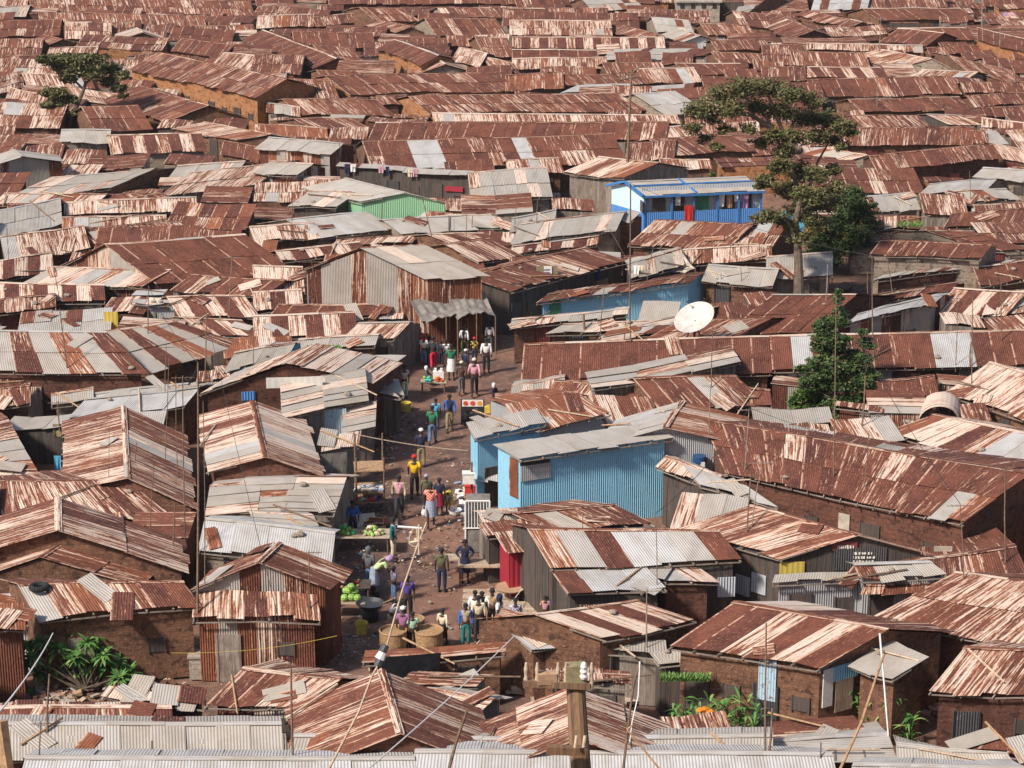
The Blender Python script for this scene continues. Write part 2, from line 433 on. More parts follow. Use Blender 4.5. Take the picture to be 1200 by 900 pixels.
    # doors, windows and rafter ends on the side that faces the lane
    if kind == 'y': A, B, zt = c1, pt(f2, s0, t0), c1.z
    else: A, B, zt = c1, c2, min(c1.z, c2.z)
    if kind == 'y' : A, B = c1, pt(f2, s0, t0)
    v = B-A; v.z = 0; Lw = v.length; v.normalize(); nv = Vector((v.y, -v.x, 0))
    if nv.y > 0: nv = -nv
    rz = math.atan2(v.y, v.x)
    nd = int(opt.get('d', 0 if Lw < 2.2 else max(1, min(5, int(Lw/3.6))))) if cen.y < 260 else 0
    slots = [(.5+i)/(nd*2)*1.0 for i in range(nd*2)] if nd else []
    for i, q in enumerate(slots):
        p = A + v*(q*Lw); zz = zt-base
        if i % 2 == 0:
            hgt = min(1.85, zz-.12)
            if hgt < 1: continue
            dm = MB(); dm.box((p.x+nv.x*.03, p.y+nv.y*.03, base+hgt/2), (.78, .05, hgt), rz)
            for sx in (-.42, .42): dm.box((p.x+nv.x*.035+v.x*sx, p.y+nv.y*.035+v.y*sx, base+hgt/2), (.07, .09, hgt+.04), rz)
            dmat = opt.get('dm') or R.choice(['dark_boards', 'boards', 'dark_tin', 'maroon_paint', 'boards', 'tin_wall', 'dark_boards', 'dark_tin', 'dark_boards'])
            dm.build('door', dmat, root, org)
        elif zz > 1.6:
            dm = MB(); dm.box((p.x+nv.x*.02, p.y+nv.y*.02, base+1.35), (.55, .05, .5), rz)
            for sx in (-.3, .3): dm.box((p.x+nv.x*.03+v.x*sx, p.y+nv.y*.03+v.y*sx, base+1.35), (.06, .08, .6), rz)
            dm.build('window', opt.get('wm', 'dark_boards'), root, org)
    rf = MB()
    nraf = min(14, max(2, int(Ls/.9)))
    for i in range(nraf+1):
        s = i/nraf; a = f1(s*.98+.01, -.02); b = f1(s*.98+.01, .5)
        rf.tube(a+Vector((0, 0, -.06)), b+Vector((0, 0, -.06)), .035, .035, 4, col=(0, 0, R.random(), 0))
    rf.tube(f1(0, .02)+Vector((0, 0, -.12)), f1(.5, .02)+Vector((0, 0, -.12)), .03, .03, 4); rf.tube(f1(.5, .02)+Vector((0, 0, -.12)), f1(1, .02)+Vector((0, 0, -.12)), .03, .03, 4)
    if not far: rf.build('rafters', 'boards', root, org)
    return root
def parse(txt):
    last = None
    for ln in txt.strip().splitlines():
        ln = ln.strip()
        if not ln or ln[0] == '#': continue
        body, _, label = ln.partition('|')
        tk = body.split(); plus = tk[0] == '+'
        if plus: tk = tk[1:]
        kind, tone, wt = tk[0], tk[1], tk[2]
        nums = []; opt = {}
        for t in tk[3:]:
            if '=' in t:
                k, v = t.split('='); opt[k] = v if k in ('cols', 'cols2', 'dm', 'wm', 'cap') else float(v)
            else: nums.append(float(t))
        last = house(kind, tone, wt, nums, opt, label.strip() or None, last if plus else None) if not plus else (house(kind, tone, wt, nums, opt, None, last) and last)
HD = '''
# ---- row beyond the top edge and the top rows, left to right
x s M 37 13 300 19 33 -4
x s M 47 27 243 32 44 14
x p M -12 9 31 8 -8 -3
x b M -12 23 30 20 -6 9
x r m -12 45 70 42 -8 25
x p m 76 46 131 47 76 26
x s m 131 43 166 39 131 27
y b m 139 48 197 49 160 33
y s m 45 58 104 54 52 41
x s m -12 66 48 66 -8 46
x p m 55 64 113 63 58 56
x r m -12 76 40 76 -8 65
x s O 150 82 300 116 186 61 z=3 d=5 wm=dark_tin | streaked rust roof above an orange mud wall with posts, behind the small acacia
x r m 200 61 262 69 213 45
x s m 215 42 300 40 212 31
x p m 245 79 310 85 262 62
m p m -8 113 28 103 -8 92
x p m 33 104 112 104 25 86
x p t 3 124 50 134 12 103
x p m 92 118 160 128 78 102
y r m 195 143 297 139 165 101
x p m 198 151 276 166 240 143
x G w 69 168 128 168 72 152 z=2.7 d=0 | small board shack with a grey-beige tin roof beneath the small acacia
x z q 130 181 243 179 125 158 z=2.4 | shack with alternating cream and rust sheets above a grey block wall
x r m 112 155 180 152 95 126
y G t -25 200 79 191 16 176 z=3.0 m=.22 | beige-roofed shed walled with upright grey and rusty sheets, by the board shack
m b w 70 206 112 206 80 193
x b m 5 233 130 223 60 208
x b m 195 211 276 206 208 194
x r m 258 182 303 190 262 165
x p q 185 232 304 217 222 203
# tile 2
x r M 300 7 345 8 299 -5
x r M 385 5 606 6 385 -8
x s M 372 13 403 12 372 6
x s m 438 24 492 26 420 9
# none
x s q 520 21 606 21 512 9
x r q 512 43 597 43 497 22 cols=rzrs
x p m 300 33 368 31 302 19
x s m 370 31 418 27 366 20
y s m 462 38 503 38 442 23
x r m 345 54 441 56 342 37
x R m 282 46 367 81 308 35
x s m 385 76 432 80 366 53
x R O 440 58 492 77 462 46 z=2.8
x p m 528 72 562 80 538 55
y p q 488 88 556 86 512 68
x s m 567 67 606 68 556 43
x s m 525 54 556 54 523 42
x p m 575 80 612 88 564 66
x s m 292 86 352 87 298 64
x z m 292 117 331 115 298 89
x s m 331 118 400 120 322 92
x s m 352 135 465 136 330 116
x s m 380 92 450 96 370 82
x r O 410 111 612 107 380 89
x s m 445 125 472 124 434 114
x s O 503 134 758 130 478 113
x s m 368 153 436 151 343 139
x p m 508 143 798 147 506 132 
x r m 430 165 780 164 440 144 sw=1
x r m 436 200 736 190 424 166 sw=1.1 cols=rrrwrrrsrwrrprr
m p m 385 165 430 163 388 150
x o m 300 160 386 165 298 145
x b q 312 132 352 137 312 121
x G t 298 174 387 182 315 161 z=3.2 m=.22 d=2 | long beige-roofed shed with a rusty sheet wall and grey gable boards
x b t 298 203 348 207 318 189 z=2.6 d=2
m G k 393 196 552 207 398 190 z=2.6 d=3 | long open shop under a thin grey roof with clothes hanging out
m r W 486 204 549 209 488 200 z=2.2 d=0 | white plastered shop with a red painted base, in front of the long open shop
# tile 3
x r M 606 9 668 6 602 -4
x R M 597 22 641 22 595 10
x s M 643 23 713 23 643 9
x b m 695 14 755 10 680 -2
x p M 597 42 718 42 597 24
y s m 752 48 790 47 710 24
x z m 600 57 780 58 600 43
x R m 600 70 700 71 600 58
m G m 700 71 790 70 722 58
x G q 770 38 815 42 763 20
y b W 800 50 842 49 795 34
x s m 830 41 888 43 820 28
x r m 868 31 906 34 858 13
m G m 858 20 880 17 865 8
x s m 840 60 906 60 832 47
x s m 842 74 906 76 833 61
x R m 808 88 886 89 790 74
x p m 600 82 712 80 600 69
x s m 655 102 762 100 640 88
x p m 755 99 824 97 745 81
x s m 712 87 782 86 705 74
x o m 592 108 661 104 592 88
m w m 655 109 722 107 676 100
m G m 742 108 812 104 745 102
x g q 782 136 832 133 742 110
x p m 778 163 834 160 768 150
x r m 790 183 888 178 760 163
x s m 732 190 790 186 735 168
x b w 660 202 731 210 702 184 z=2.7 d=0 | beige-roofed shed with grey upright boards, left of the blue veranda house
x p m 775 198 835 199 772 186
x p m 597 206 661 203 592 188
x b q 553 238 648 230 548 203 d=0 | shack with a wide dusty beige roof right of the green shed
# tile 4
y p m 898 14 962 3 905 -6
x w m 950 13 1016 12 955 -4 cols=wrwwrw
x s m 1020 10 1112 10 1015 -4
x R m 1030 24 1146 24 1010 10
x r q 1153 8 1212 7 1150 -6
y r M 925 47 982 45 905 14
y s m 995 33 1026 31 945 12
x R m 1065 48 1146 48 1052 33
x R m 1030 49 1085 55 1052 33
x R O 1145 48 1212 64 1145 33 z=3
x p m 945 59 1082 61 945 51
x s m 930 78 1020 80 925 60
y p q 1052 80 1133 89 1030 58
x s m 1135 85 1212 104 1110 65
x s m 1090 65 1152 62 1085 56
x s m 894 77 937 76 892 53
x z m 945 92 1042 92 935 79
x s m 892 96 945 94 892 79
x p q 1065 92 1132 95 1080 82
x r m 955 114 1128 111 945 93
x s m 1130 110 1212 109 1125 97
x r m 1010 133 1142 129 993 117
x s m 1142 126 1212 122 1132 112
x r m 1155 138 1212 136 1150 126
x s m 1000 150 1092 149 985 136
x p k 1110 146 1152 148 1085 134
x p k 1150 150 1212 157 1150 138
x s m 935 173 1140 170 940 151
x s m 1130 169 1160 169 1125 153
m G q 1160 169 1182 168 1145 154
x s M 1028 201 1175 187 1018 182 z=2.6 | long streaked roof above a red mud wall by the dry shrubs near the great acacia
y b q 990 189 1042 192 965 174
x p m 1176 186 1212 194 1162 168
x G q 1138 209 1212 214 1152 197
x g q 1075 229 1155 222 1090 216
# tile 5 left middle
x p m -12 241 110 241 5 227
x r m 118 237 208 236 102 228
x r m 10 255 72 255 8 240
x p m 75 254 232 247 75 237
x G q -12 282 73 264 -12 249
x p m 73 269 196 266 73 255
x s m 85 288 232 277 66 270
x p m 6 306 106 292 0 278
x z m -12 331 62 318 -12 308
y R t 67 314 183 334 287 275 m=.5 a=.03 | large plain red-brown gabled house with thin pale lines down its roof
x p t 25 333 166 337 62 313
x z k -12 352 124 355 -12 331
x s m -12 370 66 362 -12 352
m g q 20 394 130 388 25 366 m=.1
x k M -12 438 175 438 -12 388 124 389 sw=1.15 z=2.6 a=.03 cap=g | grey and rust striped hipped house at the left edge
+ x k M 176 438 289 404 124 389 206 377 sw=.8 nowall=1 a=.03
x z m 212 373 305 372 195 348
x z q 240 391 310 396 214 372
x r m 200 340 312 348 225 322
m w q 154 349 191 347 160 341
m g g 153 356 211 358 160 350 z=2.4 | small grey sheet box shack right of the striped hipped roof
x r M -12 456 50 446 -12 437
x s m 205 322 300 318 215 303
# tile 6 centre
y G n 422 238 531 240 405 209 m=.22 z=2.9 d=0 | green painted tin shed with a streaked beige roof
x b k 337 241 394 243 363 224 z=2.6 d=2
x g q 375 279 470 270 335 257
x G q 470 276 562 270 448 258
x b q 560 268 612 268 523 252
x p m 298 284 375 279 292 266
x s m 480 258 520 262 503 248
x z m 330 306 430 296 322 294
x s m 385 290 482 284 395 281
x z m 540 290 606 288 500 275
x s m 560 309 612 300 520 287
y b t 345 319 500 328 497 287 m=.42 z=4.0 d=0 oh=.6 cap=r a=.03 cols=rrrr cols2=bb | tall gabled workshop with upright grey and rusty sheets above the street
x p m 298 342 358 343 296 312
x z m 298 366 356 363 296 342
x R m 315 372 455 370 326 358
x z m 298 398 420 392 296 371
x p w 400 400 462 398 420 379
x b m 345 412 440 407 350 397
y p M 233 463 436 450 372 404 m=.30 z=3.0 d=0 lw=1 sw=.7 oh=.2 | orange brick house with a small blue window and a plank-edged roof
m b m 330 432 452 436 356 414
x b T 262 436 335 424 275 413 z=2.7 d=0 | small teal-walled shack behind the brick house
m l g 230 447 286 440 232 436 z=2.3
m G m 205 462 262 450 210 452
# tile 7
x b q 597 286 722 271 610 262
x G q 597 272 650 262 600 256
x s m 735 287 852 294 768 257
x s m 852 294 906 291 872 262
x s m 640 268 740 262 650 258
x z m 597 300 700 286 600 290
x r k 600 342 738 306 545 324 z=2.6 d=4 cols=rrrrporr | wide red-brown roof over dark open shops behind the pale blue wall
x b k 738 330 802 310 735 310 z=2.5
x r u 628 354 808 332 642 345 z=2.3 d=0 m=.12 | low shop with a bright blue sheet wall under a ragged brown roof
x p m 800 310 905 305 800 292
x G m 822 331 906 336 830 311
x b w 897 329 976 322 898 302
x b m 597 384 735 372 600 374
x b m 640 392 760 386 660 381
x g m 700 396 770 392 720 384
x p w 700 404 826 378 712 388 lw=1
x R M 850 392 952 392 905 346
x s m 742 404 850 402 800 375
x R M 610 448 905 437 614 404 d=4 a=.03 sw=1 | long dark brown roof left of the leafy tree, under the satellite dish
x R M 905 436 1215 428 902 394 d=3 cols=RwRRoRRRsRwwRsRR a=.03 sw=1 | long patched brown roof right of the leafy tree
m b w 694 460 868 426 685 438 lw=1 m=.1 z=2.7 a=.08
x s m 640 462 745 470 650 446
# tile 8
x G q 1018 251 1079 245 1010 231
x b w 1125 238 1198 234 1106 225
x r m 1022 269 1078 269 1022 253
x s W 1145 256 1212 251 1140 241
x r m 1105 268 1212 259 1115 251
x r q 1018 299 1150 305 1032 281 z=3.2 | dark streaked roof above a tall grey mud wall, right of the great acacia
x R q 1158 294 1212 294 1085 271
m G M 1022 329 1178 310 1036 322 z=2.5 d=3
x R m 1148 337 1212 328 1140 314
x r m 992 360 1112 340 1006 350
x w t 990 380 1092 357 1005 368 z=2.8 cols=w
x z q 1092 366 1178 372 1118 338
x p m 1150 372 1212 366 1160 345
x r M 968 372 1000 372 955 352
x p m 1106 459 1200 492 1160 424
# tile 9 left lower
x s m -12 478 36 474 -12 455
x b q 60 476 110 470 60 462
x g m 105 470 217 458 110 461
x w m 80 491 217 476 100 469 sw=1.2
x s M -12 562 50 563 -60 508 8 489 lw=1
y s M 72 580 232 601 145 476 cap=p | big dark gabled roof with its ridge running away, behind the short brown sheets
x s M -12 601 214 615 -12 563 150 565 a=.03 | row house with short square brown sheets in front of the big dark gable
y s m -78 668 222 672 68 583 z=2.4 d=0 cap=p | wide streaked gable with a grey mud front at the left edge
y s m -70 692 168 688 68 640
y p M 243 556 382 563 296 470 cap=r z=2.4 | cream-streaked gable beside the row of bare sticks
x b w 240 607 302 602 246 570 lw=1
x b w 268 604 392 602 285 562 lw=1 sw=.4
x w q 232 645 388 662 240 608 sw=1.4 | shack with a flat whitish sheet roof behind the pyramid-shaped roof
x b w 300 618 376 622 292 600 lw=1 sw=.4
y s t 219 694 388 692 327 637 z=3.1 m=.42 cap=p | steep streaked gable with a rusty lean-to front beside the market lane
+ m s t 225 724 376 727 228 690 372 697 z=2.6 m=.3
x b w 330 490 432 470 328 452 lw=1 z=2.8 sw=.6 | beige plank-roofed shack beside the pale blue wall
m l w 406 478 440 490 408 452
x G w 418 456 470 468 420 436 430 436 lw=1
m G w 360 447 474 462 355 430
x b w 400 506 440 500 402 478 lw=1 sw=.5
m b w 376 530 420 522 380 512 
# tile 11
x b g 597 470 660 458 600 452 sw=.6
x o g 612 508 716 487 590 474 674 459 z=3.2 m=.2 d=0 nocap=1
x s m 715 455 895 470 700 440
x r m 780 488 897 470 742 444 862 440
y o g 700 523 858 519 800 470 z=3.3 d=0 m=.25 cols=gg
m G u 556 514 640 499 546 494 z=3.4 m=.1
m G u 609 539 790 514 577 521 z=3.6 d=0 m=.08 wm=grey_tin a=.02 | tall sky-blue sheet shop with a grey shuttered opening beside the street
x p k 769 548 835 571 780 536 z=2.6
m g k 820 568 912 594 800 545 875 570 z=2.7
x r M 850 554 1128 615 822 492 1208 556 z=2.8 | very long dark roof with scattered pale streaks, sloping down to the right edge
x p M 1035 509 1212 553 1095 486 1250 518
x r M 1098 460 1212 483 1140 452
x s k 640 622 768 616 600 602 720 592
x b w 566 615 612 611 560 600
m s k 570 632 640 622 560 614
x r k 645 668 870 657 617 619 842 622 a=.03 cols=orGrrrwwwgrr sw=1 z=2.7 | patchwork roof of rust, beige and whitish sheets in front of the sky-blue shop
m w k 664 697 782 692 646 670 757 664 m=.12 cols=rGwwww z=2.4
m w M 780 682 842 680 752 664 815 662 m=.12 z=2.3 cols=wwb
y s k 915 656 1096 652 880 592 z=2.7 m=.3 d=0 | gabled workshop with a teal-edged roof and dark sheet front
m G g 905 684 1020 678 908 674 z=2.4
x G g 1008 680 1110 676 1000 662 1090 660 z=2.6
x r M 1008 700 1212 690 1020 665 1190 640 nowall=1
x s M 1020 728 1240 768 1120 672 1310 690 z=2.6
x s M 1088 812 1240 816 1130 760 z=2.6
# lower left
m r t 905 520 975 512 900 500 z=1.9
m s t 978 478 1036 484 980 470 z=2.2 | board and rusty sheet fence shed behind the dark leafy tree
x r m 1030 470 1100 462 1026 448
x r m 842 470 905 476 840 452
m z k 1060 500 1100 505 1058 492 z=2
x s m 45 727 236 710 20 683 215 681 z=2.8 d=1 cols=Gssospssrpr | rust and cream sheet roof with a car tyre lying on it
m w g -8 730 46 728 -15 697
m o t -12 738 30 736 -12 708 z=3
m b m 176 824 240 830 180 801
x s t 240 829 352 830 285 783 402 797 | low brown hipped shack behind the grey roofs at the left
x z M -12 847 203 845 -12 829 cols=rrnrpor
m b w 120 814 192 824 128 804
y s M 348 906 592 906 447 785 m=.42 z=2.6 cap=r | pyramid-like rust roof with bold pale stripes, left of the wooden power pole
y s M 552 918 800 914 668 806 m=.42 z=2.6 | striped rust gable directly behind the wooden power pole
m o m 424 778 592 768 428 764 lw=1
x s w 470 800 560 806 480 790 lw=1
x o m 622 762 702 754 598 742 642 725 cols=wroo
x z m 708 752 816 726 625 722 746 704 z=2.6
x r m 783 757 960 786 860 704 1042 738 z=2.8 d=2 cols=rsrprGpr | wide patched brown roof above a brown mud wall with a pale blue door
m G m 995 781 1047 796 1043 749 1089 771 z=2.7
m G k 772 777 822 777 760 763 834 764
m G w 700 762 782 772 705 752 780 750
x s w 640 800 740 806 640 786
x b w 480 822 560 836 500 806 lw=1
m r M 900 875 1026 868 905 846 1000 838 lw=1
x G m 905 893 1052 890 915 868 1040 858 lw=1
x G m 1052 912 1195 905 1050 872 1180 885
x G M -12 890 332 888 -12 848 330 848 a=.02 z=2.6 sw=1 | long flat grey corrugated roof along the bottom left edge
x G M 335 895 620 899 344 862 640 866 a=.02 z=2.6 sw=1
x G M 640 899 905 896 640 866 906 862 a=.02 z=2.6 sw=1
x w M 20 925 490 925 30 888 486 889 a=.02 z=3.0 sw=1
x w M 480 925 985 925 486 880 975 884 a=.02 z=3.0 sw=1
x w M 985 925 1215 930 1000 896 1200 900 a=.02 z=2.8
x r M 1110 880 1215 884 1120 868 
'''
parse(HD)
# ---------------------------------------------------------------- people
def evalskin(vs, es, rad, root=0, sub=1):
    me = bpy.data.meshes.new('tmp'); me.from_pydata(vs, es, [])
    o = bpy.data.objects.new('tmp', me); C.objects.link(o)
    md = o.modifiers.new('s', 'SKIN'); md.use_smooth_shade = True
    sv = me.skin_vertices[0].data
    for i, r in enumerate(rad): sv[i].radius = r if isinstance(r, tuple) else (r, r)
    for i in range(len(vs)): sv[i].use_root = (i == root)
    if sub: ms = o.modifiers.new('b', 'SUBSURF'); ms.levels = sub
    dg = bpy.context.evaluated_depsgraph_get(); ev = o.evaluated_get(dg); m2 = bpy.data.meshes.new_from_object(ev)
    bpy.data.objects.remove(o); bpy.data.meshes.remove(me)
    m2.polygons.foreach_set('use_smooth', [True]*len(m2.polygons))
    return m2
def joints(pose):
    J = dict(pel=(0, 0, .95), sp=(0, 0, 1.13), ch=(0, .005, 1.33), nk=(0, 0, 1.48), hb=(0, -.015, 1.57), ht=(0, -.01, 1.655))
    for s, k in ((-1, 'l'), (1, 'r')):
        J['sh'+k] = (.18*s, 0, 1.405); J['el'+k] = (.235*s, .03, 1.13); J['wr'+k] = (.24*s, -.05, .89); J['pa'+k] = (.24*s, -.075, .81)
        J['hp'+k] = (.095*s, 0, .88); J['kn'+k] = (.105*s, -.02, .50); J['an'+k] = (.11*s, .02, .09); J['to'+k] = (.12*s, -.13, .035)
    def mv(k, d): J[k] = tuple(a+b for a, b in zip(J[k], d))
    if pose == 'walk':
        J['knl'] = (-.10, -.15, .53); J['anl'] = (-.10, -.20, .10); J['tol'] = (-.10, -.34, .06)
        J['knr'] = (.10, .03, .49); J['anr'] = (.10, .26, .13); J['tor'] = (.10, .14, .035)
        J['ell'] = (-.24, .12, 1.15); J['wrl'] = (-.25, .10, .91); J['pal'] = (-.25, .08, .83)
        J['elr'] = (.24, -.05, 1.14); J['wrr'] = (.23, -.20, .95); J['par'] = (.23, -.25, .88)
    if pose == 'sit':
        for k in list(J):
            if k[:2] in ('pe', 'sp', 'ch', 'nk', 'hb', 'ht', 'sh', 'el', 'wr', 'pa', 'hp'): mv(k, (0, 0, -.52))
        for s, k in ((-1, 'l'), (1, 'r')):
            J['kn'+k] = (.13*s, -.40, .46); J['an'+k] = (.13*s, -.38, .09); J['to'+k] = (.14*s, -.52, .035)
            J['el'+k] = (.24*s, -.10, .66); J['wr'+k] = (.16*s, -.32, .60); J['pa'+k] = (.12*s, -.38, .60)
    if pose == 'stoop':
        J['sp'] = (0, -.13, 1.08); J['ch'] = (0, -.30, 1.20); J['nk'] = (0, -.42, 1.26); J['hb'] = (0, -.49, 1.28); J['ht'] = (0, -.57, 1.31)
        for s, k in ((-1, 'l'), (1, 'r')):
            J['sh'+k] = (.17*s, -.36, 1.22); J['el'+k] = (.2*s, -.44, .96); J['wr'+k] = (.15*s, -.55, .76); J['pa'+k] = (.14*s, -.59, .69)
    if pose == 'hips':
        for s, k in ((-1, 'l'), (1, 'r')):
            J['el'+k] = (.33*s, .06, 1.17); J['wr'+k] = (.20*s, -.06, 1.02); J['pa'+k] = (.15*s, -.11, 1.0)
    if pose == 'raise':
        J['elr'] = (.33, -.05, 1.55); J['wrr'] = (.34, -.10, 1.80); J['par'] = (.34, -.11, 1.88)
    if pose == 'carry':
        for s, k in ((-1, 'l'), (1, 'r')):
            J['el'+k] = (.24*s, -.03, 1.14); J['wr'+k] = (.13*s, -.24, 1.12); J['pa'+k] = (.07*s, -.29, 1.13)
    return J
POSE = {}
def posemesh(pose):
    if pose in POSE: return POSE[pose]
    J = joints(pose); out = {}
    def chain(spec, edges, root=0, sub=1):
        names = [n for n, r in spec]; vs = [J[n] if isinstance(n, str) else n for n in names]; idx = {n: i for i, n in enumerate(names)}
        return evalskin(vs, [(idx[a], idx[b]) for a, b in edges], [r for n, r in spec], root, sub)
    # body with five fingers on each hand
    spec = [('pel', (.14, .10)), ('sp', (.12, .09)), ('ch', (.15, .10)), ('nk', .052), ('hb', (.072, .085)), ('ht', (.078, .092))]
    ed = [('pel', 'sp'), ('sp', 'ch'), ('ch', 'nk'), ('nk', 'hb'), ('hb', 'ht')]
    for k in 'lr':
        s = -1 if k == 'l' else 1
        spec += [('sh'+k, .055), ('el'+k, .041), ('wr'+k, .027), ('pa'+k, (.034, .018)), ('hp'+k, .085), ('kn'+k, .058), ('an'+k, .038), ('to'+k, .036)]
        ed += [('ch', 'sh'+k), ('sh'+k, 'el'+k), ('el'+k, 'wr'+k), ('wr'+k, 'pa'+k), ('pel', 'hp'+k), ('hp'+k, 'kn'+k), ('kn'+k, 'an'+k), ('an'+k, 'to'+k)]
        w, p = Vector(J['wr'+k]), Vector(J['pa'+k]); d = (p-w).normalized(); a = d.cross(Vector((1, 0, 0)));
        a = a.normalized() if a.length > .2 else Vector((0, 1, 0)); inn = Vector((-s, 0, 0))
        for i, (off, ln) in enumerate(((-.024, .062), (-.008, .072), (.008, .068), (.024, .052))):
            q1 = tuple(p + a*off*1.1 + d*ln*.5); q2 = tuple(p + a*off + d*ln*.9 + inn*.018)
            spec += [(q1, .0085), (q2, .007)]; ed += [('pa'+k, q1), (q1, q2)]
        t1 = tuple(w.lerp(p, .55) - a*.036 + inn*.008); t2 = tuple(w.lerp(p, 1.0) - a*.05 + inn*.018)
        spec += [(t1, .010), (t2, .008)]; ed += [('wr'+k, t1), (t1, t2)]
    body = chain(spec, ed)
    # nose, ears and eyes join the body mesh
    hb, ht = Vector(J['hb']), Vector(J['ht']); up = (ht-hb).normalized(); fw = Vector((0, -1, 0)); fw = (fw-up*fw.dot(up)).normalized()
    hc = hb.lerp(ht, .45)
    mb = MB(); mb.blob(hc+fw*.095-up*.005, .017, 5, 0); 
    for s in (-1, 1):
        mb.blob(hc+Vector((s*.078, 0, 0))+fw*-.005, .02, 5, 0); mb.blob(hc+Vector((s*.032, 0, 0))+fw*.084+up*.022, .011, 5, 1)
    mb.box(hc+fw*.086-up*.042, (.045, .012, .012), mi=2)
    f = mb.build('tmp', ['skin_dark', 'eye_white', 'lip'])
    import bmesh
    bm = bmesh.new(); bm.from_mesh(body); n0 = len(bm.faces); bm.from_mesh(f.data)
    body2 = bpy.data.meshes.new('body'); bm.to_mesh(body2); bm.free()
    for m in ('skin_dark', 'eye_white', 'lip'): body2.materials.append(MATS[m])
    bpy.data.objects.remove(f); out['body'] = body2
    def cl(z): return z
    e = .022
    for nm, long in (('shirt_short', 0), ('shirt_long', 1)):
        pel = Vector(J['pel'])+Vector((0, 0, .015)); lo = tuple(Vector(J['pel']).lerp(Vector(J['sp']), .05))
        nkk = tuple(Vector(J['ch']).lerp(Vector(J['nk']), .72))
        spec = [(lo, (.165, .125)), ('sp', (.15, .115)), ('ch', (.168, .12)), (nkk, .062)]
        ed = [(lo, 'sp'), ('sp', 'ch'), ('ch', nkk)]
        for k in 'lr':
            sh, el, wr = Vector(J['sh'+k]), Vector(J['el'+k]), Vector(J['wr'+k])
            if long:
                w2 = tuple(el.lerp(wr, .9)); spec += [('sh'+k, .074), ('el'+k, .058), (w2, .044)]; ed += [('ch', 'sh'+k), ('sh'+k, 'el'+k), ('el'+k, w2)]
            else:
                w2 = tuple(sh.lerp(el, .72)); spec += [('sh'+k, .074), (w2, .066)]; ed += [('ch', 'sh'+k), ('sh'+k, w2)]
        out[nm] = chain(spec, ed, 2)
    hp = tuple(Vector(J['pel'])+Vector((0, 0, .04)))
    spec = [(hp, (.15, .115)), ('pel', (.155, .12))]; ed = [(hp, 'pel')]
    for k in 'lr':
        a2 = tuple(Vector(J['kn'+k]).lerp(Vector(J['an'+k]), .88)); spec += [('hp'+k, .10), ('kn'+k, .08), (a2, .066)]; ed += [('pel', 'hp'+k), ('hp'+k, 'kn'+k), ('kn'+k, a2)]
    out['trousers'] = chain(spec, ed, 1)
    mb = MB(); c = Vector(J['pel'])
    if pose == 'sit':
        kn = (Vector(J['knl'])+Vector(J['knr']))/2; n = 12; rings = []
        for t, rx, rz in ((0, .19, .15), (.5, .22, .13), (1.0, .24, .13)):
            rings.append([c.lerp(kn, t)+Vector((math.cos(2*math.pi*i/n)*rx, math.sin(2*math.pi*i/n)*.03, math.sin(2*math.pi*i/n)*rz)) for i in range(n)])
        rings.append([p+Vector((0, -.05 if p.z > kn.z else .02, -.30 if p.z <= kn.z else -.28)) for p in rings[-1]])
    else:
        n = 14; rings = []
        for z, rx, ry in ((.08, .15, .12), (-.08, .185, .145), (-.3, .20, .17), (-.52, .215, .19)):
            rings.append([c+Vector((math.cos(2*math.pi*i/n)*rx*(1+.05*math.sin(i*3)), math.sin(2*math.pi*i/n)*ry, z)) for i in range(n)])
    for a, b in zip(rings, rings[1:]):
        for i in range(n): mb.face((a[i], b[i], b[(i+1) % n], a[(i+1) % n]))
    mb.face(rings[0]); mb.face(rings[-1])
    o = mb.build('skirt', 'cloth_black', smooth=True); out['skirt'] = o.data; bpy.data.objects.remove(o)
    for k in 'lr':
        mb = MB(); a, t = Vector(J['an'+k]), Vector(J['to'+k]); mb.tube(a-Vector((0, -.02, .045)), t, .046, .042, 8); mb.blob(t, .046, 7); mb.blob(a-Vector((0, -.04, .045)), .048, 7)
        o = mb.build('shoe', 'cloth_black'); out['shoe'+k] = o.data; bpy.data.objects.remove(o)
    M = Vector((0, 0, 1)).rotation_difference(up).to_matrix()
    def hat(kind):
        mb = MB(); b = hc+up*.035-fw*.012
        if kind == 'hair': mb.lathe(b-up*.03, [(.092, -.01), (.098, .035), (.09, .075), (.06, .105), (0, .118)], 12, 0, M)
        elif kind == 'cap':
            mb.lathe(b, [(.10, 0), (.104, .03), (.09, .07), (.05, .10), (0, .105)], 12, 0, M); mb.box(b+fw*.13+up*.01, (.15, .11, .014))
        elif kind == 'hat':
            mb.lathe(b, [(.17, .0), (.11, .02), (.10, .09), (.08, .11), (0, .115)], 14, 0, M)
        else:
            mb.lathe(b-up*.10-fw*.015, [(.085, -.04), (.104, .03), (.116, .10), (.10, .17), (.055, .215), (0, .225)], 12, 0, M)
        o = mb.build(kind, 'cloth_black', smooth=True); d = o.data; bpy.data.objects.remove(o); return d
    for k in ('hair', 'cap', 'hat', 'wrap'): out[k] = hat(k)
    POSE[pose] = out
    return out
plain('skin_dark', (.060, .030, .020), .55, .15, 12); plain('eye_white', (.02, .015, .012)); plain('lip', (.09, .03, .028))
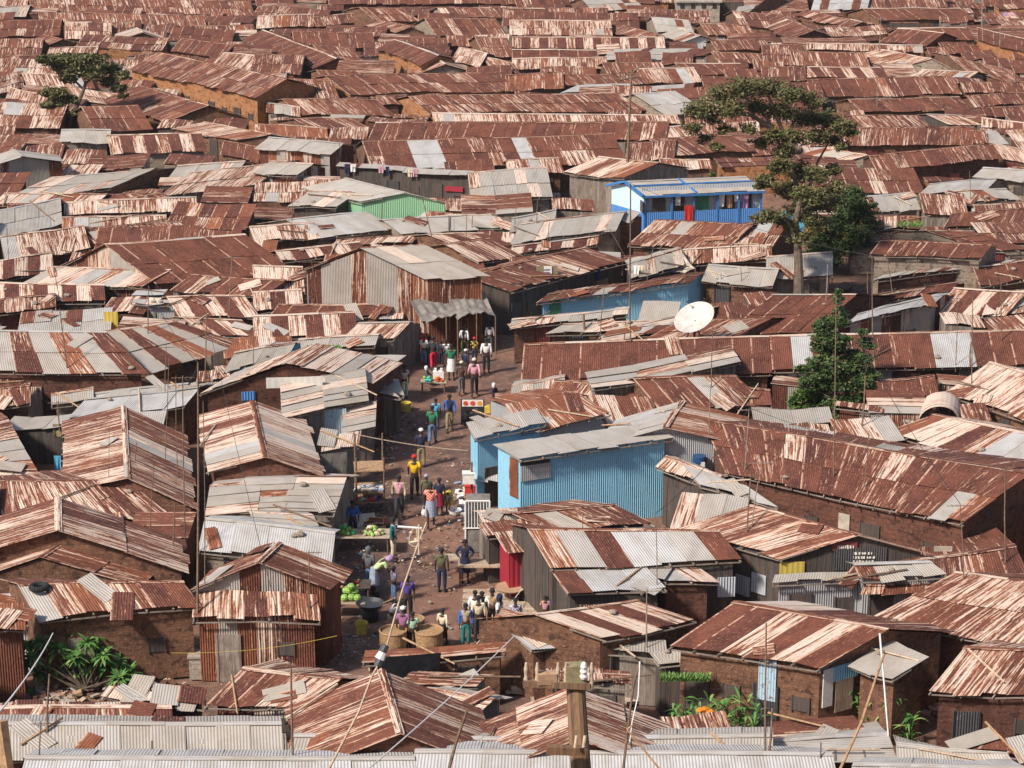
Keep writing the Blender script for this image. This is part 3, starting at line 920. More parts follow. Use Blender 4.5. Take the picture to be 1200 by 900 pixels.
COL = dict(black=(.012, .012, .015), navy=(.012, .018, .06), grey=(.10, .105, .12), white=(.74, .71, .68), cream=(.62, .52, .38), beige=(.42, .32, .22),
    red=(.55, .015, .02), crimson=(.62, .01, .06), yellow=(.72, .42, .01), green=(.02, .17, .09), teal=(.01, .16, .16), mint=(.38, .58, .42), blue=(.03, .12, .42),
    lightblue=(.10, .38, .60), jeans=(.10, .17, .30), khaki=(.24, .20, .11), olive=(.10, .11, .05), pink=(.60, .30, .36), purple=(.09, .05, .28), brown=(.09, .04, .025), maroon=(.22, .01, .04),
    palegreen=(.50, .62, .30), greyblue=(.30, .34, .44), orange=(.65, .20, .03), charcoal=(.035, .035, .04), lilac=(.40, .25, .45), tan=(.40, .25, .15))
for k, v in COL.items(): plain('cloth_'+k, v, .85, .22, 9)
def checks(name, a, b, sc):
    m, nt, bs = newmat('cloth_'+name)
    tc = N(nt, 'TexCoord'); c = N(nt, 'TexChecker'); c.inputs['Scale'].default_value = sc; L(nt, tc.outputs['Object'], c.inputs[0])
    c.inputs[1].default_value = (*a, 1); c.inputs[2].default_value = (*b, 1); L(nt, c.outputs[0], bs.inputs[0]); bs.inputs['Roughness'].default_value = .85
checks('redcheck', (.62, .05, .03), (.75, .45, .35), 18); checks('plaid', (.42, .10, .22), (.20, .16, .30), 20); checks('bluecheck', (.70, .66, .66), (.18, .20, .42), 16)
checks('floral', (.02, .02, .05), (.30, .30, .42), 22); checks('stripes', (.62, .45, .04), (.02, .02, .03), 7); checks('sunny', (.35, .20, .50), (.75, .35, .05), 11)
def person(x, y, top, label, top_c, bot_c, head='hair', head_c='black', pose='stand', face=0, long=False, skirt=False, vest=None, shoes='black', group=None, z=0.0, minh=1.0, cat='person'):
    "x, y: the feet (or the seat's foot) in the photo; top: the crown of the head"
    pm = posemesh(pose); p = W(x, y, z)
    full = 1.74 if pose not in ('sit', 'stoop') else (1.22 if pose == 'sit' else 1.4)
    want = (y-top)/(ppm(y, z)*math.cos(P+math.atan((y-450)/F)))
    s = max(minh/1.74, min(1.16, want/full))
    rz = math.radians(face)
    t = thing('person', label, cat, p, rz, group, s)
    def add(nm, key, mat):
        o = bpy.data.objects.new(nm, pm[key]); C.objects.link(o); o.parent = t
        if mat:
            if not pm[key].materials: pm[key].materials.append(MATS['cloth_black'])
            o.material_slots[0].link = 'OBJECT'; o.material_slots[0].material = MATS['cloth_'+mat]
        return o
    add('body', 'body', None)
    add('shirt' if not long else 'jacket', 'shirt_long' if long else 'shirt_short', top_c)
    if skirt: add('skirt', 'skirt', bot_c)
    else: add('trousers', 'trousers', bot_c)
    add('shoe', 'shoel', shoes); add('shoe', 'shoer', shoes)
    add({'hair': 'hair', 'cap': 'cap', 'hat': 'hat', 'wrap': 'headscarf'}[head], head, head_c)
    if vest:
        o = add('vest', 'shirt_short', vest); o.scale = (.80, 1.07, 1.0); o.location = (0, -.004, .0)
    return t
PP = [
 (492, 413, 383, 'person in a red hooded top sitting among the stalls by the dark workshop', 'red', 'beige', 'wrap', 'red', 'sit', 40, dict(long=True)),
 (497, 428, 393, 'person in a white shirt with red shoulders and blue jeans, back turned', 'white', 'jeans', 'hair', 'black', 'stand', 170, {}),
 (503, 424, 394, 'child in a white top and green skirt beside the dark-jacketed man', 'white', 'green', 'hair', 'black', 'stand', 180, dict(skirt=True)),
 (508, 433, 394, 'man in a charcoal jacket and bright crimson trousers walking away', 'charcoal', 'crimson', 'hair', 'black', 'walk', 185, dict(long=True)),
 (517, 427, 399, 'person in dark navy clothes close behind the crimson trousers', 'navy', 'navy', 'hair', 'black', 'stand', 170, {}),
 (523, 430, 398, 'person in a long white shirt and tan trousers, back turned', 'white', 'tan', 'hair', 'black', 'stand', 180, {}),
 (529, 445, 403, 'woman in a dark green top and short white skirt facing the camera', 'green', 'white', 'hair', 'black', 'stand', 0, dict(skirt=True)),
 (544, 417, 382, 'person in a black vest over a white shirt and olive trousers', 'white', 'olive', 'hair', 'black', 'walk', 175, dict(long=True, vest='navy')),
 (556, 426, 395, 'person in a red cap and a yellow and black striped top', 'stripes', 'navy', 'cap', 'red', 'stand', 180, {}),
 (570, 437, 396, 'man in a white shirt and black trousers beside the street stall', 'white', 'black', 'hair', 'black', 'stand', 180, dict(long=True)),
 (574, 412, 378, 'person in a pale hooded top by the corner of the rust-roofed stall', 'white', 'grey', 'hair', 'black', 'stand', 180, dict(long=True)),
 (546, 444, 409, 'person in a white cap and dark jacket half hidden behind a brown top', 'navy', 'charcoal', 'cap', 'white', 'walk', 150, dict(long=True)),
 (541, 462, 423, 'person in a brown top with a pale scarf and grey jeans walking away', 'brown', 'grey', 'cap', 'cream', 'walk', 180, dict(long=True, vest='brown')),
 (556, 464, 419, 'woman in a pink jacket, black trousers and cream cap walking away', 'pink', 'black', 'cap', 'cream', 'walk', 180, dict(long=True)),
 (500, 452, 429, 'vendor in a grey jacket and white headscarf sitting behind a low table', 'grey', 'brown', 'wrap', 'white', 'sit', 80, dict(long=True)),
 (474, 468, 427, 'person in a cream top and bright green trousers at the edge of the lane', 'cream', 'mint', 'hair', 'black', 'stand', 200, {}),
 (579, 474, 449, 'child in navy with a white hat sitting on a plank roof edge', 'navy', 'black', 'wrap', 'white', 'sit', 60, {}),
 (511, 503, 467, 'person in a light blue t-shirt just behind the green shirt', 'lightblue', 'jeans', 'hair', 'black', 'stand', 180, {}),
 (507, 521, 475, 'man in a green striped shirt and faded jeans walking away', 'green', 'jeans', 'hair', 'black', 'walk', 175, {}),
 (527, 506, 462, 'man in a blue and white jersey and khaki trousers facing the camera', 'blue', 'khaki', 'hair', 'black', 'walk', 0, dict(long=True, vest='navy')),
 (494, 549, 502, 'man in a navy top with a white cap and khaki trousers, carrying a bag', 'navy', 'khaki', 'cap', 'white', 'carry', 190, {}),
 (486, 583, 531, 'person in a yellow shirt, red cap and black trousers in the lane', 'yellow', 'black', 'cap', 'red', 'walk', 180, {}),
 (468, 608, 555, 'man in an open beige jacket over a pink shirt coming down the lane', 'beige', 'charcoal', 'hair', 'black', 'walk', 0, dict(long=True, vest='pink')),
 (505, 617, 566, 'woman in a red checked shirt and grey skirt holding a white bag', 'redcheck', 'greyblue', 'hair', 'black', 'walk', 0, dict(skirt=True)),
 (500, 597, 556, 'person in an olive top with a grey cap behind the red checked shirt', 'olive', 'navy', 'cap', 'greyblue', 'stand', 180, {}),
 (515, 603, 560, 'woman in a dark top and patterned maroon skirt with a bag', 'navy', 'maroon', 'hair', 'black', 'stand', 180, dict(skirt=True)),
 (525, 602, 577, 'small child behind the yellow jerrycan in the lane', 'charcoal', 'brown', 'hair', 'black', 'carry', 0, dict(minh=.7)),
 (414, 632, 586, 'person in a blue denim jacket standing behind the vegetable stall', 'blue', 'navy', 'hair', 'black', 'stand', 180, dict(long=True)),
 (461, 657, 606, 'man in a teal and white jacket and cream trousers standing sideways', 'teal', 'cream', 'hair', 'black', 'stand', 80, dict(long=True, vest='white')),
 (439, 698, 643, 'cook in a pale green top, purple headscarf and grey-blue wrap skirt', 'palegreen', 'greyblue', 'wrap', 'lilac', 'stoop', 100, dict(skirt=True)),
 (433, 694, 641, 'person with a grey headscarf just behind the cook in pale green', 'grey', 'jeans', 'wrap', 'grey', 'stand', 150, {}),
 (462, 706, 664, 'person in a patterned black top and blue jeans looking down', 'floral', 'jeans', 'cap', 'black', 'carry', -60, {}),
 (478, 727, 674, 'man in a purple shirt and black trousers facing the camera', 'purple', 'black', 'hair', 'black', 'stand', 0, {}),
 (457, 742, 708, 'person in a white shirt bending over the brown basket', 'white', 'beige', 'hair', 'black', 'stoop', 120, dict(long=True)),
 (473, 763, 711, 'person in a pink plaid shirt and white cap behind the rusty roof edge', 'plaid', 'black', 'cap', 'white', 'stand', 170, {}),
 (484, 763, 717, 'person in a mint green shirt and black trousers beside the plaid shirt', 'mint', 'black', 'hair', 'black', 'stand', 190, {}),
 (519, 757, 713, 'woman in a cream top and black skirt walking past the big basket', 'cream', 'black', 'hair', 'black', 'walk', 160, dict(skirt=True, long=True)),
 (546, 758, 707, 'man in a blue shirt, beige waistcoat and teal trousers facing the camera', 'blue', 'teal', 'hair', 'black', 'stand', 5, dict(long=True, vest='beige')),
 (557, 742, 692, 'person in white at the back of the talking group', 'white', 'black', 'hair', 'black', 'stand', 170, dict(long=True)),
 (565, 740, 693, 'person in a dark green top hidden in the talking group', 'green', 'black', 'hair', 'black', 'stand', 30, {}),
 (561, 750, 698, 'person in a cream patterned jacket seen from behind in the talking group', 'cream', 'charcoal', 'hair', 'black', 'stand', 180, dict(long=True)),
 (577, 744, 690, 'man in a beige waistcoat over a white shirt in the talking group', 'white', 'brown', 'hair', 'black', 'stand', 0, dict(vest='tan')),
 (585, 750, 697, 'person in a loose white shirt and dark blue turban', 'white', 'charcoal', 'wrap', 'navy', 'stand', 250, {}),
 (604, 748, 701, 'person in a blue and white checked shirt by the rusty roof corner', 'bluecheck', 'navy', 'hair', 'black', 'stand', 10, dict(long=True)),
 (639, 737, 698, 'child in a purple and orange top by the blue doorway', 'sunny', 'navy', 'hair', 'black', 'stand', 180, {}),
 (518, 693, 642, 'boy in a green vest with orange sleeves standing in the open lane', 'olive', 'navy', 'hair', 'black', 'stand', 175, dict(long=False)),
 (545, 682, 632, 'woman in a navy dress leaning on the wooden bench', 'navy', 'navy', 'hair', 'black', 'hips', 0, dict(skirt=True, long=True)),
 (212, 788, 762, 'small child in a blue top in the dark doorway beside the block tank', 'lightblue', 'khaki', 'hair', 'black', 'carry', -60, dict(minh=.7)),
 (546, 254, 236, 'person in dark blue standing by the green shed', 'navy', 'charcoal', 'hair', 'black', 'stand', 120, {}),
 (558, 254, 233, 'person in a red top standing beside the green shed', 'red', 'charcoal', 'hair', 'black', 'stand', 180, {}),
 (570, 255, 238, 'person in pale blue seen beside the red top by the green shed', 'lightblue', 'black', 'hair', 'black', 'stand', 180, {}),
 (587, 255, 236, 'person in white walking below the wide dusty beige roof', 'white', 'beige', 'hair', 'black', 'stand', 90, {}),
 (628, 256, 240, 'person in a blue top under the small awning by the beige roof', 'lightblue', 'grey', 'hair', 'black', 'stand', 0, {}),
 (650, 262, 245, 'person in a white shirt at the open corner left of the blue veranda house', 'white', 'white', 'hair', 'black', 'stand', 0, {}),
 (612, 256, 243, 'person in cream sitting at the foot of the dusty beige roof', 'cream', 'brown', 'hair', 'black', 'sit', 0, {}),
 (788, 336, 312, 'person in a royal blue shirt, back turned, at the open shop counter', 'blue', 'charcoal', 'hair', 'black', 'stand', 180, {}),
 (811, 335, 314, 'person in a white shirt at the open shop, beside a raised arm', 'white', 'charcoal', 'hair', 'black', 'stand', 180, {}),
 (820, 335, 313, 'person in a salmon shirt with one arm raised beside the open shop', 'pink', 'charcoal', 'hair', 'black', 'raise', 180, {}),
 (756, 338, 316, 'person in a white vest under the dark shop awning', 'white', 'black', 'hair', 'black', 'stand', 0, {}),
 (727, 340, 320, 'person in dark blue in the middle of the open shop row', 'navy', 'black', 'hair', 'black', 'stand', 0, {}),
 (691, 343, 322, 'person in an orange top standing in the dark shop doorway', 'orange', 'brown', 'hair', 'black', 'stand', 0, {}),
 (616, 384, 366, 'person in blue and white near the green door of the bright blue wall', 'bluecheck', 'white', 'hair', 'black', 'stand', 0, {}),
 (458, 402, 378, 'seller in dark clothes beside the teal stall board', 'charcoal', 'black', 'hair', 'black', 'stand', 60, {}),
 (478, 408, 388, 'person in dark green sitting in the row of stall keepers', 'green', 'black', 'cap', 'beige', 'sit', 100, {}),
 (467, 414, 396, 'person in a pale pink top bending over goods by the stalls', 'pink', 'brown', 'hair', 'black', 'sit', 140, {}),
 (1180, 28, 8, 'person in blue between hanging clothes at the top right corner', 'blue', 'navy', 'hair', 'black', 'stand', 0, {}),
 (409, 206, 190, 'person in a pink top under the clothes of the long open shop', 'pink', 'navy', 'wrap', 'lilac', 'stand', 180, {}),
]
for x, y, t, lab, a, b, h, hc, po, fc, kw in PP: person(x, y, t, lab, a, b, h, hc, po, fc, **kw)
# ---------------------------------------------------------------- plain materials for things
plain('pole_wood', (.16, .10, .065), .9, .35, 9); plain('raw_wood', (.36, .22, .12), .85, .3, 8); plain('pale_wood', (.46, .35, .25), .85, .25, 8)
plain('wire', (.03, .028, .027), .6, .1); plain('white_plastic', (.75, .73, .70), .5, .08); plain('yellow_plastic', (.66, .50, .08), .5, .15)
plain('blue_plastic', (.015, .06, .16), .45, .2); plain('rubber', (.018, .018, .018), .85, .2); plain('wicker', (.34, .20, .10), .95, .35, 14)
plain('stone', (.30, .24, .19), .95, .3, 3); plain('dark_metal', (.05, .05, .055), .5, .3); plain('canvas_grey', (.20, .175, .155), .95, .35, 2.5); plain('tarp_black', (.015, .015, .018), .45, .3, 3)
plain('canvas_beige', (.42, .36, .29), .95, .25, 2.5); plain('green_plastic', (.03, .42, .12), .5, .15); plain('cabbage', (.28, .46, .10), .7, .3, 9); plain('tomato', (.50, .06, .02), .5, .3); plain('red_plastic', (.55, .03, .02), .5, .15)
plain('orange_plastic', (.70, .20, .01), .6, .2); plain('concrete', (.36, .31, .26), .95, .25, 2); plain('dish_white', (.52, .47, .43), .7, .16, 3); plain('blue_trim', (.035, .16, .40), .6, .15); plain('teal_plastic', (.05, .42, .36), .5, .1)
plain('black_board', (.02, .02, .02), .6, .3); plain('board_white', (.72, .67, .60), .7, .1); plain('red_mark', (.62, .06, .04), .7, .1); plain('orange_mark', (.72, .32, .03), .7, .1); plain('maroon_board', (.20, .04, .035), .7, .25)
plain('blue_mark', (.03, .06, .25), .7, .1); plain('smoke_black', (.012, .012, .014), .6, .2); plain('lilac_cloth', (.36, .22, .40), .9, .3)
wood('pole_grain', (.20, .11, .055), (.25, .15, .085), (.07, .04, .025))
def find(sub):
    for h in HOUSES:
        if h['label'] and sub in h['label']: return h['root']
BVC = {}
def cast(x, y, back=.04):
    "where the line of sight through x, y first meets the place"
    from mathutils.bvhtree import BVHTree
    import bisect
    if not BVC:
        vs, fs, st, obs = [], [], [], []
        for h in HOUSES:
            for o in h['root'].children:
                if o.type != 'MESH': continue
                k = len(vs); off = h['root'].location; st.append(len(fs)); obs.append(o)
                vs += [v.co+off for v in o.data.vertices]; fs += [[k+i for i in pl.vertices] for pl in o.data.polygons]
        BVC.update(t=BVHTree.FromPolygons(vs, fs), st=st, obs=obs)
    d = (FWD + Vector((1, 0, 0))*((x-CX)/F) - UP*((y-CY)/F)).normalized()
    hit, nrm, i, dist = BVC['t'].ray_cast(CAM, d)
    g = W(x, y, 0)
    if hit is None or hit.z < 0: return g, Vector((0, 0, 1)), None
    if nrm.dot(d) > 0: nrm = -nrm
    return hit - d*back, nrm, BVC['obs'][bisect.bisect_right(BVC['st'], i)-1]
# ---------------------------------------------------------------- blue veranda house
nv = [756, 230, 897, 224, 734, 213]
vh = house('x', 'G', 'w', nv, dict(z=2.5, d=0, m=.34, a=.01, sw=1.2, nowall=1, cap='g'), 'blue and white veranda house with grey roof and laundry, left of the great acacia')
vh['category'] = 'house'; vh.name = 'veranda_house'
e1, e2, r1, r2, b1, b2 = solve('x', nv, 2.5, .34); org = vh.location.copy()
ax = (e2-e1).normalized(); ax.z = 0; dp = (b1-e1); dp.z = 0; DW = dp.length; dp.normalize(); LW = (e2-e1).length
def V(s, t, z): q = e1 + ax*s + dp*t; return Vector((q.x, q.y, z))
w = MB()
wallface(w, V(.1, .1, 0), V(.1, DW/2, 0), 2.45, r1.z-.1, 'u'); w2 = MB()
def wf(mb, a, b, za, zb, mat): wallface(mb, a, b, za, zb, mat)
w = MB(); w.box((0, 0, 0), (.001, .001, .001))
w = MB()
A0, A1, Am = V(.15, DW-.2, 0), V(.15, .2, 0), V(.15, DW/2, 0)
wallface(w, A0, Am, 2.5, r1.z-.12, 'u', base=1.3); wallface(w, Am, A1, r1.z-.12, 2.5, 'u', base=1.3)
w.build('gable_wall', 'sky_white_paint', vh, org)
w = MB(); wallface(w, A0, A1, 1.3, 1.3, 'u'); wallface(w, A1, V(LW-.1, .2, 0), 1.35, 1.35, 'u'); w.build('blue_dado', 'deep_blue_paint', vh, org)
w = MB(); wallface(w, V(.2, DW*.15, 0), V(LW, DW*.15, 0), 3.0, 3.0, 'g'); wallface(w, V(LW-.1, .2, 0), V(LW-.1, DW-.1, 0), 2.5, 2.5, 'g'); wallface(w, V(LW, DW-.2, 0), V(.2, DW-.2, 0), 2.5, 2.5, 'g'); w.build('wall', 'pale_grey_tin', vh, org)
rz = math.atan2(ax.y, ax.x)
for q, mt in ((.16, 'dark_boards'), (.32, 'dark_boards'), (.52, 'door_green'), (.74, 'dark_boards'), (.88, 'dark_boards')):
    m_ = MB(); m_.box(V(LW*q, DW*.15-.05, 1.15), (.85, .06, 2.3), rz); m_.build('door', mt, vh, org)
for q in (.015, .24, .42, .62, .8, .985):
    m_ = MB(); m_.box(V(LW*q, .22, 1.25), (.12, .12, 2.5), rz); m_.build('veranda_post', 'blue_trim', vh, org)
m_ = MB()
m_.tube(e1+Vector((0, 0, -.05)), e2+Vector((0, 0, -.05)), .09, .09, 4); m_.build('fascia', 'blue_trim', vh, org)
m_ = MB()
for a, b in ((e1, r1), (r1, b1)): m_.tube(a-ax*.12+Vector((0, 0, .02)), b-ax*.12+Vector((0, 0, .02)), .10, .10, 4)
m_.build('verge_board', 'blue_trim', vh, org)
m_ = MB()
m_.tube(lerp(e1, r1, .62)+Vector((0, 0, .09)), lerp(e2, r2, .62)+Vector((0, 0, .09)), .07, .07, 4); m_.tube(lerp(e1, e2, .43)+Vector((0, 0, .09)), lerp(r1, r2, .43)+Vector((0, 0, .09)), .07, .07, 4)
m_.build('roof_seam', 'blue_trim', vh, org)
m_ = MB(); m_.box(V(.12, DW*.15, 1.75), (.06, 1.0, .75), rz); m_.build('window', 'dark_boards', vh, org)
def cloth(name, label, mat, p, wdt, hgt, rz=0, cat='cloth', group=None, stripe=None):
    mb = MB(); n = 6; v = Vector((math.cos(rz), math.sin(rz), 0)); nn = Vector((v.y, -v.x, 0)); ph = R.uniform(0, 6)
    def q(i, j, o=0): s = i/n-.5; t = j/3; return Vector(p)+v*(s*wdt*(1-.08*t))-Vector((0, 0, hgt*t))+nn*(.05*math.sin(i*1.9+ph)*t+o)
    for i in range(n):
        for j in range(3):
            mb.face((q(i, j+1), q(i+1, j+1), q(i+1, j), q(i, j)), mi=1 if (stripe and j == 1 and i in (2, 3)) else 0)
            mb.face((q(i, j, -.012), q(i+1, j, -.012), q(i+1, j+1, -.012), q(i, j+1, -.012)))
    o = mb.build(name, [mat, 'board_white'], None, p); tag(o, label, cat, group); return o
m_ = cloth('banner', 'red banner with a white edge and crest hung over the blue veranda rail', 'red_plastic', V(LW*.37, .08, 1.75), .62, 1.3, rz, 'banner')
for k, (q, mt, wd_, hg, lb) in enumerate(((.66, 'cloth_white', .5, .8, 'white shirt hanging under the veranda roof beside the dark doorway'), (.73, 'cloth_tan', .4, .9, 'tan shirt on the veranda line between white and purple washing'),
        (.80, 'cloth_white', .5, .5, 'short white cloth on the veranda line beside a purple dress'), (.86, 'lilac_cloth', .5, 1.0, 'purple dress hanging at the end of the veranda line'), (.30, 'cloth_white', .35, .6, 'small white shirt hanging beside the second veranda door'))):
    cloth('hanging_cloth', lb, mt, V(LW*q, .35, 2.3), wd_, hg, rz, 'laundry', 'washing on the blue veranda')
# far right end of the veranda house: bright blue cloth heap under the acacia
cloth('hanging_cloth', 'bright blue sheet hanging between the veranda and the great acacia', 'cloth_lightblue', W(925, 248, 1.9), 2.2, 1.4, 0, 'laundry')
# ---------------------------------------------------------------- block building at the top
q1 = W(793, 27, 0); bb = thing('block_building', 'small grey block building with four dark vents under a flat slab roof at the top', 'building', q1)
s = ppm(27); bw = 50/s; bh = 24/s; m_ = MB(); rzb = 0
c0 = q1+Vector((bw/2, 2, 0)); m_.box((c0.x, c0.y, bh/2), (bw, 4, bh), 0); m_.build('wall', 'block', bb, q1)
m_ = MB(); m_.box((c0.x, c0.y, bh+.09), (bw+.5, 4.5, .16)); m_.build('roof', 'concrete', bb, q1)
for i in range(4):
    m_ = MB(); m_.box((c0.x-bw/2+bw*(i+.5)/4, c0.y-2.0, bh-.42), (.45, .1, .45)); m_.build('vent', 'black_board', bb, q1)
for i in (-.15, .35): m_ = MB(); m_.tube((c0.x+bw*i, c0.y, bh), (c0.x+bw*i, c0.y, bh+1.1), .12, .10, 8); m_.build('vent_pipe', 'concrete', bb, q1)
# ---------------------------------------------------------------- satellite dish
p0 = W(836, 396, 2.6); ds = thing('satellite_dish', 'large white oval satellite dish on a frame above the dark brown roofs', 'satellite dish', (p0.x, p0.y, 0))
dc = W(814, 373, 3.7); mb = MB(); nrm = Vector((-.38, -.42, .82)).normalized()
M = Vector((0, 0, 1)).rotation_difference(nrm).to_matrix()
prof = [(0, .0)] + [(1.08*i/6, .25*(i/6)**2) for i in range(1, 7)]; mb.lathe(dc-nrm*.15, prof, 32, 0, M); mb.lathe(dc-nrm*.15, [(1.08, .25), (1.06, .23), (.85, .11), (0, -.04)], 32, 0, M)
o = mb.build('reflector', 'dish_white', ds, (p0.x, p0.y, 0), smooth=True)
mb = MB()
mb.tube(dc+M @ Vector((-.1, 1.0, .2)), dc+M @ Vector((-.08, .8, .5)), .02, .02, 5); mb.box(dc+M @ Vector((-.08, .8, .52)), (.09, .09, .12))
mb.build('feed_arm', 'dark_metal', ds, (p0.x, p0.y, 0))
mb = MB(); mb.tube(dc-nrm*.15, (dc.x, dc.y+.2, 2.2), .06, .06, 8)
for dx in (-.6, .6): mb.tube((dc.x+dx, dc.y+.1, 2.2), (dc.x, dc.y+.2, 3.4), .035, .035, 6)
mb.build('stand', 'dark_metal', ds, (p0.x, p0.y, 0))
# ---------------------------------------------------------------- helpers for stalls and vessels
def jerry(x, y, label, mat='yellow_plastic', z=0, h=.48):
    p = W(x, y, z); mb = MB(); mb.box((p.x, p.y, p.z+h*.45), (h*.72, h*.5, h*.82)); mb.box((p.x, p.y, p.z+h*.90), (h*.5, h*.4, h*.1)); 
    t = thing('jerrycan', label, 'jerrycan', p); o = mb.build('canister', mat, t, p)
    bv = o.modifiers.new('b', 'BEVEL'); bv.width = .03; bv.segments = 2
    mb = MB(); mb.tube((p.x-h*.2, p.y, p.z+h*.95), (p.x-h*.2, p.y, p.z+h*1.06), .035, .03, 8); mb.build('cap', 'red_plastic', t, p)
    mb = MB(); mb.path([Vector((p.x-.02, p.y, p.z+h*.94)), Vector((p.x+.03, p.y, p.z+h*1.08)), Vector((p.x+.14, p.y, p.z+h*1.05)), Vector((p.x+.15, p.y, p.z+h*.9))], .015); mb.build('handle', mat, t, p)
jerry(525, 591, 'yellow jerrycan carried in the lane beside the maroon skirt', z=.3, h=.62)
jerry(253, 791, 'yellow jerrycan standing beside the rough block tank')
jerry(571, 484, 'pale yellow jerrycan beside the low plank roofs', h=.4)
def bucket(x, y, label, mat, r=.2, h=.32, z=0, name='bucket', fill=None):
    p = W(x, y, z); t = thing(name, label, name.replace('_', ' '), p)
    mb = MB(); mb.lathe(p, [(0, .01), (r*.78, 0), (r, h), (r*1.06, h+.01), (r*.94, h), (r*.72, .03), (0, .03)], 18); mb.build('vessel', mat, t, p, smooth=True)
    if fill: mb = MB(); mb.lathe(p, [(0, h*.8), (r*.93, h*.8)], 14); mb.build('contents', fill, t, p)
    mb = MB(); mb.path([p+Vector((r*math.cos(a), 0, h+r*.7*math.sin(a))) for a in [math.pi*i/8 for i in range(9)]], .008, 4); mb.build('handle', 'dark_metal', t, p)
    return t
bucket(424, 744, 'yellow bucket standing in front of the cabbage table', 'yellow_plastic', .24, .5)
bucket(434, 727, 'small bright green bucket beside the cabbage table', 'green_plastic', .14, .25)
bucket(391, 712, 'white bucket on the ground behind the cabbages', 'white_plastic', .14, .25, z=.7)
bucket(533, 602, 'white basin lying on the lane by the rubbish', 'white_plastic', .3, .2, name='basin')
bucket(476, 482, 'tan round basin of goods at the left edge of the lane', 'yellow_plastic', .26, .45, name='basin')
def basket(x, y, label, r, h, z=0):
    p = W(x, y, z); t = thing('basket', label, 'basket', p); mb = MB()
    mb.lathe(p, [(0, .02), (r*.92, 0), (r*1.02, h*.5), (r, h), (r*.95, h), (r*.93, h*.93), (0, h*.95)], 26); mb.build('basket_wall', 'wicker', t, p, smooth=True)
    mb = MB()
    for i in range(26):
        a = 2*math.pi*i/26; mb.tube(p+Vector((r*math.cos(a), r*math.sin(a), h)), p+Vector((r*math.cos(a+.26), r*math.sin(a+.26), h)), .035, .035, 5)
    mb.build('rim', 'raw_wood', t, p)
basket(503, 763, 'big round brown wicker basket, the right one of the pair, by the woman in cream', .52, .85)
basket(461, 766, 'big round brown wicker basket beneath the bending white shirt', .50, .95)
basket(487, 742, 'smaller wicker basket behind the two people in plaid and mint', .34, .6)
def table(x, y, label, wd_, dp_, h, top='raw_wood', rz=0, cat='table', name='market_table'):
    p = W(x, y, 0); t = thing(name, label, cat, p, rz); mb = MB(); n = max(2, int(dp_/.16))
    for i in range(n): mb.box((0, -dp_/2+dp_*(i+.5)/n, h), (wd_, dp_/n*.93, .035), col=(0, 0, R.random(), 0))
    mb.build('table_top', 'plank_beige' if top == 'raw_wood' else top, t)
    for sx in (-1, 1):
        for sy in (-1, 1): mb = MB(); mb.tube((sx*(wd_/2-.08), sy*(dp_/2-.08), 0), (sx*(wd_/2-.08), sy*(dp_/2-.08), h), .035, .035, 6); mb.build('leg', 'pole_wood', t)
    return t, p
def pile(p, n, r, mats, spread, name, label, cat, group=None, lay=3):
    mb = MB(); k = 0
    for l in range(lay):
        for i in range(max(1, int(n/(l*1.6+1)))):
            a = R.uniform(0, 6.28); d = spread*(1-l/(lay+.5))*math.sqrt(R.random())
            mb.blob(Vector(p)+Vector((d*math.cos(a), d*math.sin(a)*.7, r*.8+l*r*1.3)), r*R.uniform(.8, 1.15), 7, R.randrange(len(mats)), (1, 1, .9), .15)
    o = mb.build(name, mats, None, p, smooth=True); tag(o, label, cat, group); return o
t, p = table(406, 722, 'dark low table carrying a heap of pale green cabbages', 1.5, .8, .65)
for i, (dx, dy, dz) in enumerate(((-.05, 0, 0), (.22, .05, 0), (.45, 0, 0), (.1, .2, .22), (.34, .2, .22), (.2, .1, .42), (.0, .25, .2))):
    mb = MB(); q = p+Vector((dx, dy-.1, .67+dz+.14)); mb.blob(q, .16, 9, 0, (1, 1, .9), .12); o = mb.build('cabbage', 'cabbage', None, q, smooth=True); tag(o, 'pale green cabbage in the heap on the dark low table', 'cabbage', 'cabbages heaped on the table')
t, p = table(508, 460, 'low vendor table covered with green and orange goods in the lane', 1.3, .7, .6)
pile(p+Vector((-.3, 0, .62)), 8, .09, ['teal_plastic', 'cabbage'], .25, 'goods_heap', 'small heap of green goods on the low vendor table', 'goods', lay=2); pile(p+Vector((.3, 0, .62)), 9, .08, ['orange_mark', 'tomato'], .28, 'fruit_heap', 'heap of orange fruit on the low vendor table', 'fruit', lay=2)
p2 = p+Vector((.25, .3, .62)); mb = MB(); mb.box(p2+Vector((0, 0, .22)), (.55, .3, .44)); mb.box(p2+Vector((-.15, 0, .5)), (.12, .2, .16)); mb.box(p2+Vector((.15, 0, .5)), (.12, .2, .16)); o = mb.build('plastic_bag', 'white_plastic', None, p2); bv = o.modifiers.new('b', 'BEVEL'); bv.width = .06; bv.segments = 3; tag(o, 'full white plastic bag on the vendor table beside orange fruit', 'bag')
t, p = table(421, 645, 'broad vegetable stall table in front of the denim jacket', 2.6, 1.1, .75)
pile(p+Vector((-.6, 0, .77)), 22, .09, ['cabbage', 'green_plastic', 'cabbage'], .5, 'vegetable_heap', 'heap of green vegetables on the broad stall table', 'vegetables'); pile(p+Vector((.55, 0, .77)), 26, .08, ['cloth_cream', 'cabbage', 'cloth_beige'], .55, 'produce_heap', 'heap of pale produce on the broad stall table', 'produce')
t, p = table(438, 430, 'stall table loaded with green produce beside the teal board', 2.4, 1.2, .8)
